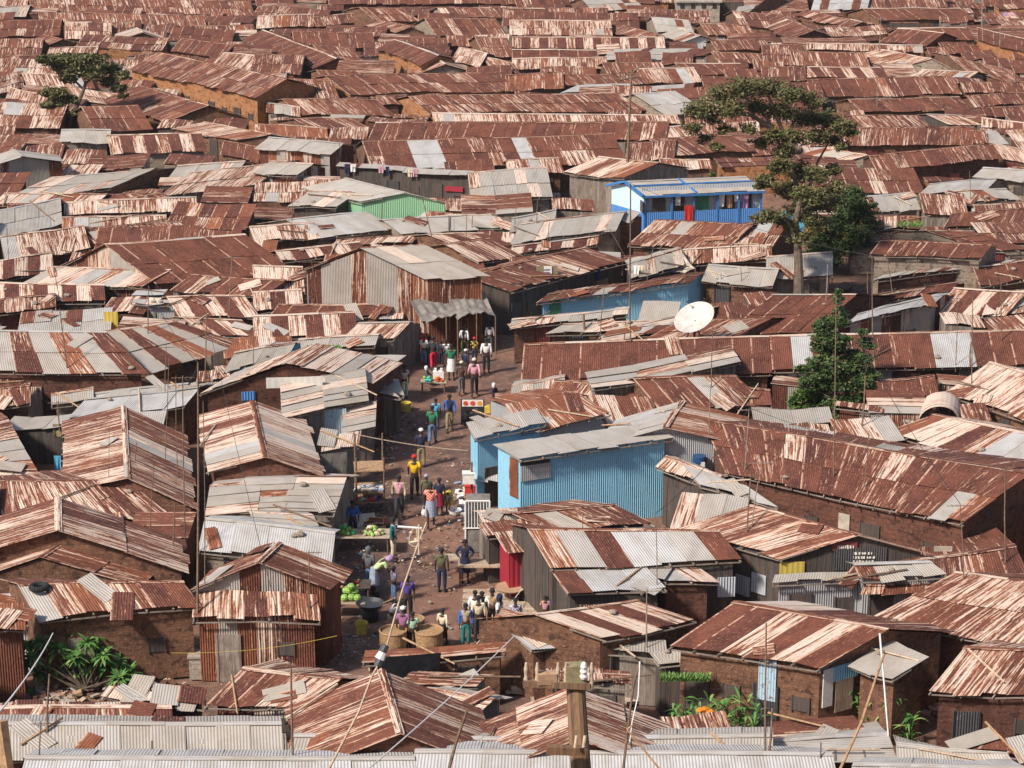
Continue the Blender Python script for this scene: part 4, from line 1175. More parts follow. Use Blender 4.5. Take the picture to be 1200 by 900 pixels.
pile(p+Vector((.6, 0, .82)), 22, .09, ['cabbage', 'green_plastic'], .45, 'vegetable_heap', 'heap of bright green vegetables beside the teal stall board', 'vegetables'); pile(p+Vector((-.5, 0, .82)), 20, .08, ['cloth_beige', 'cloth_cream', 'smoke_black'], .5, 'produce_heap', 'heap of pale goods at the street corner stall', 'produce')
t, p = table(405, 708, 'dark cooking table with rows of brown food under the rusty lean-to', 2.0, .9, .85, 'dark_boards'); pile(p+Vector((0, 0, .87)), 26, .06, ['tomato', 'brown_food' if 'brown_food' in MATS else 'wicker'], .7, 'food_heap', 'brown fried food spread on the dark cooking table', 'food', lay=1)
# bench of planks by the red shop and trestle tables
t, p = table(566, 682, 'worn wooden bench table the woman in navy leans on', 2.0, .9, .8)
table(530, 672, 'small wooden table behind the boy in the green vest', .8, .7, .7); table(601, 722, 'low slatted wooden platform on the ground beside the red shop', 3.2, 2.0, .18, name='slatted_platform', cat='platform'); table(575, 704, 'slatted wooden pallet lying in the lane behind the talking group', 2.2, 1.8, .12, name='slatted_platform', cat='platform')
p = W(598, 690, .5); mb = MB(); mb.lathe(p, [(0, .0), (.55, .02), (.6, .08), (.56, .07), (0, .03)], 20); mb.tube(p-Vector((0, 0, .5)), p, .05, .05, 6); o = mb.build('round_tray', 'cloth_tan', None, (p.x, p.y, 0), smooth=True); tag(o, 'round rusty tray on a post in front of the red shop', 'tray')
# cooking pan and smoke
p = W(434, 728, 0); t = thing('cooking_pan', 'wide black pan on a smoking stove in front of the cook', 'pan', p); mb = MB(); mb.lathe(p, [(.2, .55), (.42, .62), (.55, .78), (.53, .78), (.4, .66), (0, .63)], 22); mb.build('pan', 'dark_metal', t, p, smooth=True)
mb = MB(); mb.lathe(p, [(.30, 0), (.33, .3), (.28, .58), (0, .58)], 14); mb.build('stove', 'smoke_black', t, p); mb = MB(); mb.tube(p+Vector((.5, 0, .75)), p+Vector((1.0, .1, .95)), .025, .02, 6); mb.build('handle', 'raw_wood', t, p)
# shelf stall on the left of the lane
p = W(427, 600, 0); t = thing('shelf_stall', 'open frame stall with shelves of pale goods and posts at the lane edge', 'stall', p, .1)
for x, y in ((-.35, -.3), (.85, -.3), (-.35, .9), (.85, .9)): mb = MB(); mb.tube((x, y, 0), (x+.03, y, 3.3 if y > 0 else 2.6), .05, .04, 6); mb.build('post', 'pole_wood', t)
for z_ in (.55, 1.0, 2.0): mb = MB(); mb.box((.25, .3, z_), (1.3, 1.3, .05)); mb.build('shelf', 'raw_wood', t)
mb = MB()
for i in range(26): mb.box((R.uniform(-.3, .8), R.uniform(-.25, .3), 1.07+R.uniform(0, .08)), (R.uniform(.1, .3), R.uniform(.1, .25), .08), R.uniform(0, 3), mi=R.randrange(3), rx=R.uniform(-.3, .3))
o = mb.build('packed_goods', ['white_plastic', 'cloth_greyblue', 'cloth_cream'], None, (0, 0, 0)); o.location = p; tag(o, 'heap of white and pale packets on the frame stall', 'goods')
mb = MB()
for i in range(16): mb.box((R.uniform(-.3, .8), R.uniform(-.25, .2), .62+R.uniform(0, .06)), (R.uniform(.1, .3), R.uniform(.1, .2), .08), R.uniform(0, 3), mi=R.randrange(4))
o = mb.build('packed_goods', ['white_plastic', 'blue_mark', 'red_mark', 'cloth_cream'], None, (0, 0, 0)); o.location = p; tag(o, 'coloured packets on the lower shelf of the frame stall', 'goods')
# grey sheet hanging beside it, pale blue kiosk
cloth('hanging_sheet', 'big grey sacking sheet hung below the pale blue kiosk wall', 'canvas_grey', W(390, 531, 2.2), 1.3, 2.0, .3, 'sheet')
def wallbox(name, label, cat, x, y, wd_, dp_, h, mat, wt='u', rz=0, roof=None, z=0):
    p = W(x, y, z); t = thing(name, label, cat, p, rz); w = MB()
    a, b, c, d = Vector((-wd_/2, 0, 0)), Vector((wd_/2, 0, 0)), Vector((wd_/2, dp_, 0)), Vector((-wd_/2, dp_, 0))
    for u_, v_ in ((a, b), (b, c), (c, d), (d, a)): wallface(w, u_, v_, h, h, wt)
    w.build('wall', mat, t)
    if roof:
        f = lambda s, t_: Vector((-wd_/2-.2+(wd_+.4)*s, -.3+(dp_+.5)*t_, h+.02+.12*t_)); m_ = MB(); roofmesh(m_, f, wd_+.4, dp_+.5, roof); m_.build('roof', 'tin', t)
    return t
t = wallbox('kiosk', 'pale blue sheet kiosk wall beside the beige plank roof', 'kiosk', 386, 545, 1.7, 1.2, 2.7, 'pale_blue_paint', rz=.2)
t = wallbox('kiosk', 'narrow teal and green kiosk board at the corner of the stalls', 'kiosk', 459, 412, .9, .8, 1.9, 'teal_paint', roof='b')
# white barred cage panel & red shop
p = W(560, 648, 0); t = thing('cage_stall', 'white barred frame stall with grey sacking below, beside the awning', 'stall', p); mb = MB()
for i in range(9): mb.tube((-.5+i*.125, 0, 1.1), (-.5+i*.125, 0, 2.3), .018, .018, 5)
for z_ in (1.1, 2.3): mb.tube((-.5, 0, z_), (.5, 0, z_), .035, .035, 5)
for x in (-.5, .5): mb.tube((x, 0, 0), (x, 0, 2.3), .04, .04, 5)
mb.build('bars', 'white_plastic', t); mb = MB(); mb.box((0, .05, .55), (1, .06, 1.05)); mb.box((0, .6, 1.1), (1, 1.1, 2.2)); mb.build('panel', 'canvas_grey', t)
t = wallbox('red_shopfront', 'bright crimson shop front standing open beside the lane', 'shopfront', 616, 702, 1.35, 1.5, 2.1, 'red_paint', 'u', .25, 's')
mb = MB(); mb.box((.2, -.03, 1.75), (.8, .05, .6)); mb.build('opening', 'black_board', t)
p = W(566, 590, 0); t = thing('awning_stall', 'small tilted pale sheet awning over a wooden stall beside the sky-blue shop', 'stall', p)
f = lambda s, t_: Vector((-.55+1.5*s, -.5+1.2*t_-.5*s, 1.35+.35*t_-.12*s)); m_ = MB(); roofmesh(m_, f, 1.4, 1.2, 'w'); m_.build('awning', 'tin', t); mb = MB(); mb.box((.2, .3, .5), (1.1, .8, 1.0)); mb.build('counter', 'boards', t)
for x in (-.5, .8): mb = MB(); mb.tube((x, -.4, 0), (x, -.4, 1.35), .035, .035, 6); mb.build('post', 'pole_wood', t)
# crates and goods behind it
for i, (x, y, w_, h_, mt, lb) in enumerate(((549, 560, .5, .45, 'board_white', 'white painted board standing at the stall corner beside the sky-blue shop'), (552, 574, .55, .4, 'red_plastic', 'red plastic crate on the stall beside the sky-blue shop'), (559, 577, .4, .35, 'teal_plastic', 'turquoise basin on the stall beside the sky-blue shop'), (553, 588, .6, .5, 'raw_wood', 'wooden crate below the red crate by the sky-blue shop'))):
    q = W(x, y, .9-.25*i if i else 1.6); mb = MB(); mb.box(q, (w_, .4, h_)); mb.box(q+Vector((0, 0, h_/2+.02)), (w_+.05, .45, .04)); o = mb.build('crate', mt, None, (q.x, q.y, q.z-h_/2)); tag(o, lb, 'crate')
mb = MB(); q = W(553, 600, 0); mb.tube(q, q+Vector((0, 0, 2.3)), .05, .05, 6); o = mb.build('post', 'pole_wood', None, q); o.name = 'stall_post'; tag(o, 'dark upright post at the corner of the stall by the sky-blue shop', 'post')
# sign board of the stall in the lane
p = W(554, 500, 0); t = thing('sign_board', 'black stall board topped by a white strip with red and orange discs', 'sign', p); mb = MB(); mb.box((0, 0, .75), (1.15, .08, 1.3)); mb.build('board', 'black_board', t)
mb = MB(); mb.box((0, -.055, 1.22), (1.02, .03, .34)); mb.build('strip', 'board_white', t)
for x, mt in ((-.34, 'red_mark'), (0, 'red_mark'), (.34, 'orange_mark')):
    mb = MB(); mb.tube((x, -.07, 1.22), (x, -.09, 1.22), .115 if x else .12, .115, 16); mb.build('disc', mt, t)
for x in (-.4, .4): mb = MB(); mb.tube((x, .05, 0), (x, .02, 1.4), .03, .03, 5); mb.build('leg', 'pole_wood', t)
mb = MB()
for i in range(14): mb.box((R.uniform(-.4, .4), -.055, R.uniform(.3, .95)), (R.uniform(.05, .16), .02, R.uniform(.04, .1)), ry=R.uniform(-1, 1))
mb.build('poster', 'cloth_grey', t)
# rope over the lane
def wireobj(pts, r, name, label, cat, mat='wire', sag=0, group=None):
    a, b = pts; q = [a.lerp(b, i/14) - Vector((0, 0, sag*4*(i/14)*(1-i/14))) for i in range(15)]; mb = MB(); mb.path(q, r, 4); o = mb.build(name, mat, None, a); tag(o, label, cat, group); return o
wireobj((W(405, 506, 2.9), W(548, 528, 1.9)), .022, 'rope', 'pale rope stretched across the lane from the kiosk', 'rope', 'pale_wood', .12)
# blue barrel, block tank, tyre, half-round tank
p = W(819, 556, 1.9); t = thing('barrel', 'dark blue barrel with a white label beside the grey sheet gable', 'barrel', p); mb = MB(); mb.lathe(p, [(0, 0), (.29, 0), (.30, .1), (.31, .3), (.29, .45), (.31, .6), (.29, .86), (0, .86)], 20); mb.build('drum', 'blue_plastic', t, p, smooth=True); mb = MB(); mb.box(p+Vector((.12, -.285, .55)), (.2, .03, .22)); mb.build('sticker', 'board_white', t, p)
mb = MB(); mb.box(p-Vector((0, 0, .98)), (1.0, 1.0, 1.9)); o = mb.build('stand', 'dark_boards', t, p)
p = W(236, 797, 0); mb = MB(); mb.box(p+Vector((0, .4, .42)), (.85, .75, .84)); mb.box(p+Vector((0, .4, .88)), (.95, .85, .09)); o = mb.build('block_tank', 'block', None, p); tag(o, 'rough square block tank with a slab top in the dark yard', 'tank')
p = cast(46, 692)[0]+Vector((0, 0, .03)); mb = MB(); n = 24
for i in range(n):
    a, b = 2*math.pi*i/n, 2*math.pi*(i+1)/n; mb.tube(p+Vector((.28*math.cos(a), .28*math.sin(a), .1)), p+Vector((.28*math.cos(b), .28*math.sin(b), .1)), .10, .10, 8)
o = mb.build('car_tyre', 'rubber', None, p, smooth=True); o.scale = (1, 1, 1.1); tag(o, 'worn black car tyre lying on a cream and rust roof', 'tyre')
p = W(1100, 494, 2.0); mb = MB(); n = 12; rr = .75
for i in range(n):
    a, b = math.pi*i/n, math.pi*(i+1)/n
    A_, B_ = Vector((-rr*math.cos(a)*1.25, 0, rr*math.sin(a))), Vector((-rr*math.cos(b)*1.25, 0, rr*math.sin(b)))
    dd = Vector((.5, 2.2, 0)); c_ = (.95, 0, .4, .8); mb.slab(p+A_, p+B_, p+B_+dd, p+A_+dd, .02, [(0, i*.2), (0, i*.2+.2), (2, i*.2+.2), (2, i*.2)], c_)
o = mb.build('curved_sheet', 'tin', None, p); tag(o, 'half-round rusty cream sheet tunnel lying between the roofs', 'tin sheet')
# ---------------------------------------------------------------- signs and painted panels
def panel(name, label, cat, x, y, z, wd_, hgt, mat, rz=0, off=0, d=.04):
    p, nrm, ob = cast(x, y, .05)
    if abs(nrm.z) < .4:
        if nrm.y > 0: nrm = -nrm
        rz = math.atan2(nrm.x, -nrm.y)
    mb = MB(); mb.box(p, (wd_, d, hgt), rz)
    free_ = cat in ('sign', 'notice', 'board')
    if free_ or ob is None or ob.parent is None: o = mb.build(name, mat, None, p); tag(o, label, cat)
    else: o = mb.build(name, mat, ob.parent, ob.parent.location.copy()); o['label'] = label
    return o, p
def scribble(p, wd_, hgt, mat, rows, name='lettering', parent=None, rz=0, o=-.03):
    mb = MB()
    for r_ in range(rows):
        x = -wd_/2*.85
        while x < wd_/2*.85:
            cw = R.uniform(.04, .09)*wd_/.8; mb.box((x, o, hgt*(.5-(r_+.6)/rows)*.85), (cw*.7, .012, hgt/rows*R.uniform(.35, .6)), ry=R.uniform(-.2, .2)); x += cw+.02
    return mb.build(name, mat, parent)
o, p = panel('shop_sign', 'square shop sign with a white middle panel on the red-brown roof edge', 'sign', 641, 319, 3.0, 1.2, .75, 'cloth_khaki', .1); mb = MB(); mb.box((.05, -.03, 0), (.45, .03, .72)); q = mb.build('centre_panel', 'board_white', o); scribble(p, .4, .6, 'blue_mark', 3, 'lettering', o, o=-.055)
o, p = panel('shop_sign', 'dark red sign board under the teal-edged roof', 'sign', 990, 640, 3.1, .95, .36, 'maroon_board', .05); scribble(p, .8, .3, 'board_white', 1, 'lettering', o)
o, p = panel('marked_board', 'dark sheet board with white scrawled marks under the teal-edged roof', 'board', 1008, 655, 2.3, 2.0, .9, 'dark_tin', .02, off=-.5); scribble(p, 1.2, .8, 'board_white', 4, 'white_marks', o)
panel('yellow_panel', 'yellow painted panel in the front of the teal-roofed workshop', 'panel', 928, 670, 2.0, .95, .8, 'yellow_paint', off=-.3)
panel('wall_notice', 'pale grey notice fixed to the red mud wall below the very long roof', 'notice', 989, 613, 2.6, .5, .8, 'canvas_beige'); panel('wall_notice', 'small torn paper notice at the foot of the red mud wall', 'notice', 1105, 646, 1.2, .7, .4, 'canvas_beige')
o, p = panel('shop_sign', 'small pale sign with red marks under the dusty beige roof', 'sign', 652, 229, 2.4, .55, .35, 'board_white'); scribble(p, .4, .3, 'red_mark', 1, 'lettering', o)
0 and panel('white_wall', 'white plastered wall of the shop below the long open shop', 'wall', 518, 213, 1.7, 3.5, 1.6, 'white_paint', off=.0)
panel('red_base', 'bright red painted base', 'wall', 532, 221.5, 1.1, 1.3, .35, 'red_paint', off=-.1)
panel('door_panel', 'pale blue door standing in a brown mud wall under the wide patched roof', 'door', 899, 797, 1.1, .62, 1.5, 'pale_blue_paint', off=-.5); panel('blue_board', 'bright blue boards nailed above the plank door by the maize', 'board', 986, 788, 2.0, 1.4, .55, 'blue_paint', .1, off=-.4); panel('plank_door', 'raw plank door in the mud wall beside the maize', 'door', 989, 812, 1.0, .75, 1.3, 'plank_beige', off=-.4); panel('white_board', 'narrow whitish board leaning beside the raw plank door', 'board', 970, 806, 1.2, .42, 1.4, 'board_white', off=-.5)
panel('window_shutter', 'small bright blue shutter in the orange brick gable', 'shutter', 291, 464, 1.9, .62, .42, 'deep_blue_paint', .1, off=-.6); 
panel('washed_board', 'long pale board leaning on the orange brick gable', 'board', 345, 448, 2.0, 2.6, .5, 'white_paint', .1, off=-.7)

for i in range(3): panel('grey_panel', 'pale blue-grey fence panel', 'panel', 851+i*19, 688-i*2, .9, .68, .8, 'pale_grey_tin', .05)
panel('yellow_panel', 'faded yellow door panel in the gap behind the striped hipped roof', 'panel', 130, 376, 1.4, .75, 1.0, 'yellow_paint')
panel('door_panel', 'green door in the bright blue sheet wall', 'door', 650, 368, .95, .7, 1.8, 'door_green', .06, off=-.4)
cloth('hanging_cloth', 'mustard cloth hanging in the gap between two dark gabled roofs', 'cloth_khaki', W(71, 497, 2.0), .75, .6, 0, 'laundry'); cloth('hanging_cloth', 'pale blue cloth hanging in the dark gap between two gabled roofs', 'cloth_lightblue', W(67, 534, 1.6), .3, .8, 0, 'laundry')
cloth('black_tarpaulin', 'crumpled black tarpaulin behind the pyramid-like rust roof', 'tarp_black', W(480, 768, 2.4), 2.2, 1.0, .2, 'tarpaulin')
panel('shutter', 'grey corrugated shutter in the sky-blue front', 'shutter', 628, 553, 0, 1.35, .68, 'grey_tin'); panel('shutter_gap', 'black opening above the grey shutter', 'gap', 627, 541, 0, 1.35, .2, 'black_board'); panel('side_door', 'scuffed pale side door of the sky-blue shop', 'door', 602, 560, 0, .6, 1.7, 'tin_wall')
# canvas awnings of the tall workshop
def awning(x0, y0, x1, y1, zb, zf, dpt, mat, label):
    a, b = W(x0, y0, zb), W(x1, y1, zb); mb = MB(); n = 10; ph = R.uniform(0, 6); d = (b-a); nn = Vector((d.y, -d.x, 0)).normalized()
    if nn.y > 0: nn = -nn
    def q(i, j): s, t = i/n, j/5; return a+d*s+nn*dpt*t+Vector((0, 0, (zf-zb)*t - .10*math.sin(s*math.pi*2+ph)*t - .07*math.sin(s*13+ph)*t*t + .04*math.sin(s*31+t*5) - .25*math.sin(math.pi*t)*.6))
    for i in range(n):
        for j in range(5):
            mb.face((q(i, j+1), q(i+1, j+1), q(i+1, j), q(i, j))); dn = Vector((0, 0, -.03)); mb.face((q(i, j)+dn, q(i+1, j)+dn, q(i+1, j+1)+dn, q(i, j+1)+dn))
    o = thing('cloth_awning', label, 'awning', (a.x, a.y, 0)); mb.build('canvas', mat, o, (a.x, a.y, 0), smooth=True)
    for i in (0, 5, 10): m_ = MB(); p = q(i, 5); m_.tube((p.x, p.y, 0), p, .045, .04, 6); m_.build('post', 'pole_wood', o, (a.x, a.y, 0))
awning(480, 352, 530, 345, 2.9, 2.2, 1.8, 'canvas_grey', 'sagging grey canvas awning on poles beside the tall workshop')
awning(524, 346, 568, 342, 3.0, 2.3, 1.8, 'canvas_grey', 'second sagging canvas awning, farther along the tall workshop')
awning(735, 303, 800, 296, 2.9, 2.3, 1.6, 'canvas_beige', 'pale sagging canvas awning above the open shop row')
# wall that closes the dark side of the workshop, under the awnings
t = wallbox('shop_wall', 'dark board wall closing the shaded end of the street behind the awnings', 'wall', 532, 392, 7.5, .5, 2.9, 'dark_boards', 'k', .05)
# ---------------------------------------------------------------- foreground power pole on the near slope
def fg_pole():
    top = D(674, 792, 28.0); bot = D(686, 985, 27.6); t = thing('power_pole', 'rough wooden power pole top with cross-arms and insulators, standing close by', 'power pole', (bot.x, bot.y, bot.z-3))
    og = t.location.copy(); mb = MB(); pts = [top.lerp(bot, i/6)+Vector((R.uniform(-.006, .006), 0, 0)) for i in range(7)]+[Vector(og)]; mb.path(pts, .118, 14, 0, .14); o = mb.build('post', 'pole_grain', t, og, smooth=True)
    right = Vector((1, 0, 0)); u = (top-bot).normalized()
    def arm(c, w0, w1, h, d): m_ = MB(); m_.box(c+right*((w1+w0)/2), (w1-w0, d, h), 0, ry=.05); m_.build('cross_arm', 'pole_grain', t, og)
    c = top+Vector((0, -.2, -.02)); arm(c, -.66, .18, .085, .09); arm(D(680, 879, 27.4), -.42, .08, .10, .10)
    for x, sc_, mt in ((-.62, 1, 'pale_wood'), (-.48, 1, 'pale_wood'), (-.22, 1, 'pale_wood'), (-.12, 1, 'pale_wood'), (.20, 1, 'pale_wood')):
        b = c+right*x; m_ = MB(); m_.lathe(b, [(.03, -.05), (.034, .03), (.022, .12), (.03, .2), (.014, .29), (0, .30)], 10); m_.build('insulator', mt, t, og, smooth=True)
    b = c+right*.10+Vector((0, -.03, .22)); m_ = MB(); m_.lathe(b, [(.0, -.13), (.04, -.13), (.05, -.1), (.034, -.07), (.05, -.03), (.034, 0), (.045, .03), (.03, .08), (0, .1)], 12); m_.build('ceramic_insulator', 'white_plastic', t, og, smooth=True)
    m_ = MB(); m_.box(c+right*-.0+Vector((0, .05, .13)), (.26, .16, .24), .1); m_.build('bracket', 'cloth_khaki', t, og)
    m_ = MB(); m_.box(c+right*-.36+Vector((0, .02, .08)), (.24, .14, .14), .1); m_.build('fuse_box', 'cloth_tan', t, og)
    for x in (.02, .13): m_ = MB(); m_.tube(D(674+x*90, 862, 27.25), D(672+x*90, 876, 27.25), .02, .02, 8); m_.build('bolt', 'pale_wood', t, og)
fg_pole()
def fgpole(pts, r, label, dist, mat='pole_wood', name='aerial_pole'):
    def gz(v): return max(0, 32.2-v.y*.56) if v.y < 62 else 0
    if dist is None: b_ = cast(pts[-1][0], pts[-1][1], 0)[0]; dist = (b_-CAM).dot(FWD)
    q = [D(x, y, dist) for x, y in pts]
    if pts[0][1] >= 890: q.insert(0, Vector((q[0].x, q[0].y, gz(q[0])-.2)))
    if pts[-1][1] >= 890: q.append(Vector((q[-1].x, q[-1].y, gz(q[-1])-.2)))
    mb = MB(); mb.path(q, r, 6, 0, r*.7); o = mb.build(name, mat, None, q[0]); tag(o, label, 'pole'); return q, o
q, o = fgpole([(378, 915), (420, 835), (436, 792), (450, 768), (472, 690), (489, 640), (500, 612)], .032, 'long leaning aerial pole with taped joints above the pyramid-like roof', 55, 'pale_wood')
for k, (x, y) in enumerate(((444, 776), (447, 768), (450, 760))):
    m_ = MB(); m_.tube(D(x-2, y+4, 54.9), D(x+2, y-4, 54.9), .13 if k == 1 else .10, .10, 8); m_.build('taped_joint', 'white_plastic' if k == 1 else 'dark_metal', o, q[0])
a = thing('television_aerial', 'white cross-bar aerial with a hanging wire loop over the lane', 'aerial', D(491, 650, 55)); og = a.location.copy()
m_ = MB(); m_.tube(D(466, 617, 55), D(494, 619, 55), .03, .03, 6); m_.build('cross_bar', 'white_plastic', a, og); m_ = MB(); m_.tube(D(491, 650, 55), D(491, 614, 55), .03, .03, 6); m_.build('mast', 'pale_wood', a, og)
m_ = MB(); lp = [D(x_, y_, 55) for x_, y_ in ((488, 619), (489, 632), (492, 637), (486, 641), (479, 637), (480, 628), (484, 619))]; m_.path(lp, .009, 4); m_.tube(D(480, 636, 55), D(490, 634, 55), .04, .03, 6); m_.build('wire_loop', 'cloth_cream', a, og)
fgpole([(0, 845), (4, 872), (10, 910)], .16, 'thick brown post at the bottom left corner', 40, 'raw_wood', 'wooden_post')
fgpole([(983, 905), (1010, 845), (1036, 766)], .05, 'crooked bare stick leaning over the maize', 62, 'raw_wood')
fgpole([(1031, 742), (1036, 800), (1041, 862)], .035, 'thin white aerial pole in front of the maize', None, 'white_plastic')
fgpole([(776, 905), (735, 855), (741, 850)], .03, 'bare stick leaning in from below beside the power pole', 50, 'raw_wood')
fgpole([(730, 905), (735, 860), (742, 805), (750, 775)], .035, 'crooked thin aerial mast beside the power pole', 52)
fgpole([(750, 775), (748, 815), (741, 845), (738, 870)], .018, 'white twisted cable hanging down the crooked aerial mast', 51.8, 'white_plastic', 'cable')
fgpole([(525, 905), (535, 868), (547, 833)], .045, 'dark upright stick on the whitish roof at the bottom', 52)
wireobj((D(-10, 845, 40), W(62, 742, 3.7)), .02, 'cable', 'pale cable with green joints running in at the bottom left', 'cable', 'white_plastic', .15)
for i, (a_, b_, l_) in enumerate((((0, 690, 60), (260, 745, 62), 'upper'), ((0, 705, 60), (380, 740, 62), 'lower'))): pass
wireobj((D(415, 915, 50), W(603, 745, 3.9)), .018, 'cable', 'pale cable rising over the roof ridge of the pyramid-like roof', 'cable', 'white_plastic', .1)
wireobj((cast(532, 785)[0], cast(612, 690)[0]), .018, 'cable', 'thin grey cable crossing in front of the talking group', 'cable', 'white_plastic', .05)
wireobj((W(200, 765, 2.6), W(395, 745, 2.6)), .008, 'cable', 'yellow line strung along the rusty lean-to wall', 'cable', 'yellow_plastic', .2)

p = W(497, 606, .22); mb = MB(); mb.blob(p+Vector((0, 0, .2)), .16, 9, 0, (.8, .5, 1.1), .25); mb.path([p+Vector((-.08, 0, .36)), p+Vector((0, 0, .58)), p+Vector((.08, 0, .36))], .012, 4)
o = mb.build('carrier_bag', 'white_plastic', None, p, smooth=True); tag(o, 'white carrier bag held by the woman in the red checked shirt', 'bag')
# ---------------------------------------------------------------- trees and plants
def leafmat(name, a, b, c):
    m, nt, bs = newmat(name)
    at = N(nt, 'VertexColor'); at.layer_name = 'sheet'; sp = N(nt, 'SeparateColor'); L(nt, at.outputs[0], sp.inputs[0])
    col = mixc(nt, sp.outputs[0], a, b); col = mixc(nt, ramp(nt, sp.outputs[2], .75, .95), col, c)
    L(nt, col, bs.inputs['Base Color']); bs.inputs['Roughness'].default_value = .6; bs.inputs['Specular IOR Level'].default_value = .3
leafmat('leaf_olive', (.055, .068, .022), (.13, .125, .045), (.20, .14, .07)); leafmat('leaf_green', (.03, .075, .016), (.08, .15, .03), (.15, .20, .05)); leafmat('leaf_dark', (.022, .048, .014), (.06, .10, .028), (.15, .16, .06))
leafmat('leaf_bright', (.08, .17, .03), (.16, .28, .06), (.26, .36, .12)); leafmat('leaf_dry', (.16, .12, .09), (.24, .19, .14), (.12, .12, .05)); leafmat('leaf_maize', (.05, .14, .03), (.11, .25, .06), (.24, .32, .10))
plain('bark', (.12, .085, .062), .95, .35, 4); plain('bark_pale', (.24, .19, .15), .95, .3, 4)
def leaves(mb, c, r, n, size, flat=1.0, sq=(1, 1, 1)):
    c = Vector(c)
    for _ in range(n):
        v = Vector((R.gauss(0, 1), R.gauss(0, 1), R.gauss(0, 1))).normalized()*(R.random()**.45)
        p = c+Vector((v.x*r*sq[0], v.y*r*sq[1], v.z*r*sq[2]))
        s = size*R.uniform(.6, 1.3); a = Vector((R.gauss(0, 1), R.gauss(0, 1), R.gauss(0, .5))).normalized(); b = a.cross(Vector((R.gauss(0, .6), R.gauss(0, .6), 1))).normalized()*.55
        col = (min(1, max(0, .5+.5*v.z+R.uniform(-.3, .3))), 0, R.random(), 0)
        mb.face((p-a*s, p-b*s*.8, p+a*s, p+b*s*.8), [(0, 0)]*4, col)
def tree(name, label, base, mats, trunkpts, r0, r1, limbs, clumps, leaf, dens, cat='tree', barkm='bark', dist=None):
    "clumps: photo x, y, radius in px, depth offset in metres"
    bp = W(*base, 0); t = thing(name, label, cat, bp); dd = (bp-CAM).dot(FWD)
    pts = [bp]+[D(x, y, dd+o) for x, y, o in trunkpts]; mb = MB(); mb.path(pts, r0, 9, 0, r1); mb.build('trunk', barkm, t, bp, smooth=True)
    for lb in limbs:
        mb = MB(); q = [D(x, y, dd+o) for x, y, o in lb]; mb.path(q, r1*.9, 7, 0, r1*.25); mb.build('limb', barkm, t, bp, smooth=True)
    s = F/dd; mb = MB(); tw = MB()
    for (x, y, r, o, *sqq) in clumps:
        sq = sqq[0] if sqq else (1, 1, .7); c = D(x, y, dd+o); rr = r/s
        nsub = max(9, min(90, int(34*rr*rr*dens/50)))
        for _ in range(nsub):
            v = Vector((R.gauss(0, 1), R.gauss(0, 1), R.gauss(0, 1))).normalized()*(R.random()**.5)*rr*1.0
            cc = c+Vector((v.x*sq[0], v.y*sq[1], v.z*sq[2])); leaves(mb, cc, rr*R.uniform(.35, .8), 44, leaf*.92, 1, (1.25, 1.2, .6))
            tw.tube(c-Vector((0, 0, rr*.3)), cc, .03, .012, 4)
    mb.build('crown', mats, t, bp); tw.build('twigs', barkm, t, bp)
    return t
# great acacia
cl = []
for x, y, r in ((822, 128, 18), (812, 150, 10), (845, 112, 18), (872, 103, 17), (900, 104, 18), (928, 110, 17), (952, 118, 14), (860, 128, 14), (888, 125, 15), (915, 132, 16), (942, 138, 17), (968, 140, 17), (988, 150, 15), (998, 155, 8),
                (838, 138, 10), (826, 162, 9), (850, 152, 9), (880, 150, 10), (905, 158, 14), (930, 162, 15), (958, 160, 14), (978, 165, 11), (892, 168, 11), (918, 178, 13), (838, 172, 7), (986, 172, 8),
                (915, 195, 15), (935, 200, 16), (955, 205, 15), (900, 208, 12), (972, 200, 12), (980, 218, 12), (925, 222, 17), (948, 228, 17), (892, 218, 9), (968, 238, 16), (940, 248, 17), (905, 252, 12), (888, 256, 10), (920, 262, 13), (955, 262, 16), (938, 278, 12)):
    cl.append((x, y, r, R.uniform(-1.5, 1.5), (1, 1, .62)))
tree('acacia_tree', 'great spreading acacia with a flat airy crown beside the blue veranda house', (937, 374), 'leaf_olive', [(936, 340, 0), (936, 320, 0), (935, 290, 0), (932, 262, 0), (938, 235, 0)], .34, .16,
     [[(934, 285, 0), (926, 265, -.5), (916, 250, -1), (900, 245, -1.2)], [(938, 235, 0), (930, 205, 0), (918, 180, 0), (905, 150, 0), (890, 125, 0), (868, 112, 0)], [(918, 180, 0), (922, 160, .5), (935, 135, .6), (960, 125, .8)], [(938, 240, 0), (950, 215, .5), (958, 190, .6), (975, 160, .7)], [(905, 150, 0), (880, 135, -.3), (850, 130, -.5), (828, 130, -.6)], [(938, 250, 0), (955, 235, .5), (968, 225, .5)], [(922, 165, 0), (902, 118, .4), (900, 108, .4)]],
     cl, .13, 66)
tree('broadleaf_tree', 'dark green bushy tree close behind the trunk of the great acacia', (978, 322), 'leaf_dark', [(980, 300, 0), (985, 280, 0)], .2, .1, [[(985, 280, 0), (1000, 262, 0), (1010, 250, 0)], [(985, 280, 0), (970, 262, 0)]],
     [(x, y, r, R.uniform(-1, 1)) for x, y, r in ((995, 232, 16), (1010, 248, 15), (1018, 262, 11), (990, 255, 17), (975, 270, 16), (1005, 275, 15), (962, 285, 15), (985, 290, 15), (1000, 240, 12), (1022, 240, 6), (955, 300, 11), (975, 305, 12), (1002, 222, 9), (1015, 285, 9))], .13, 95)
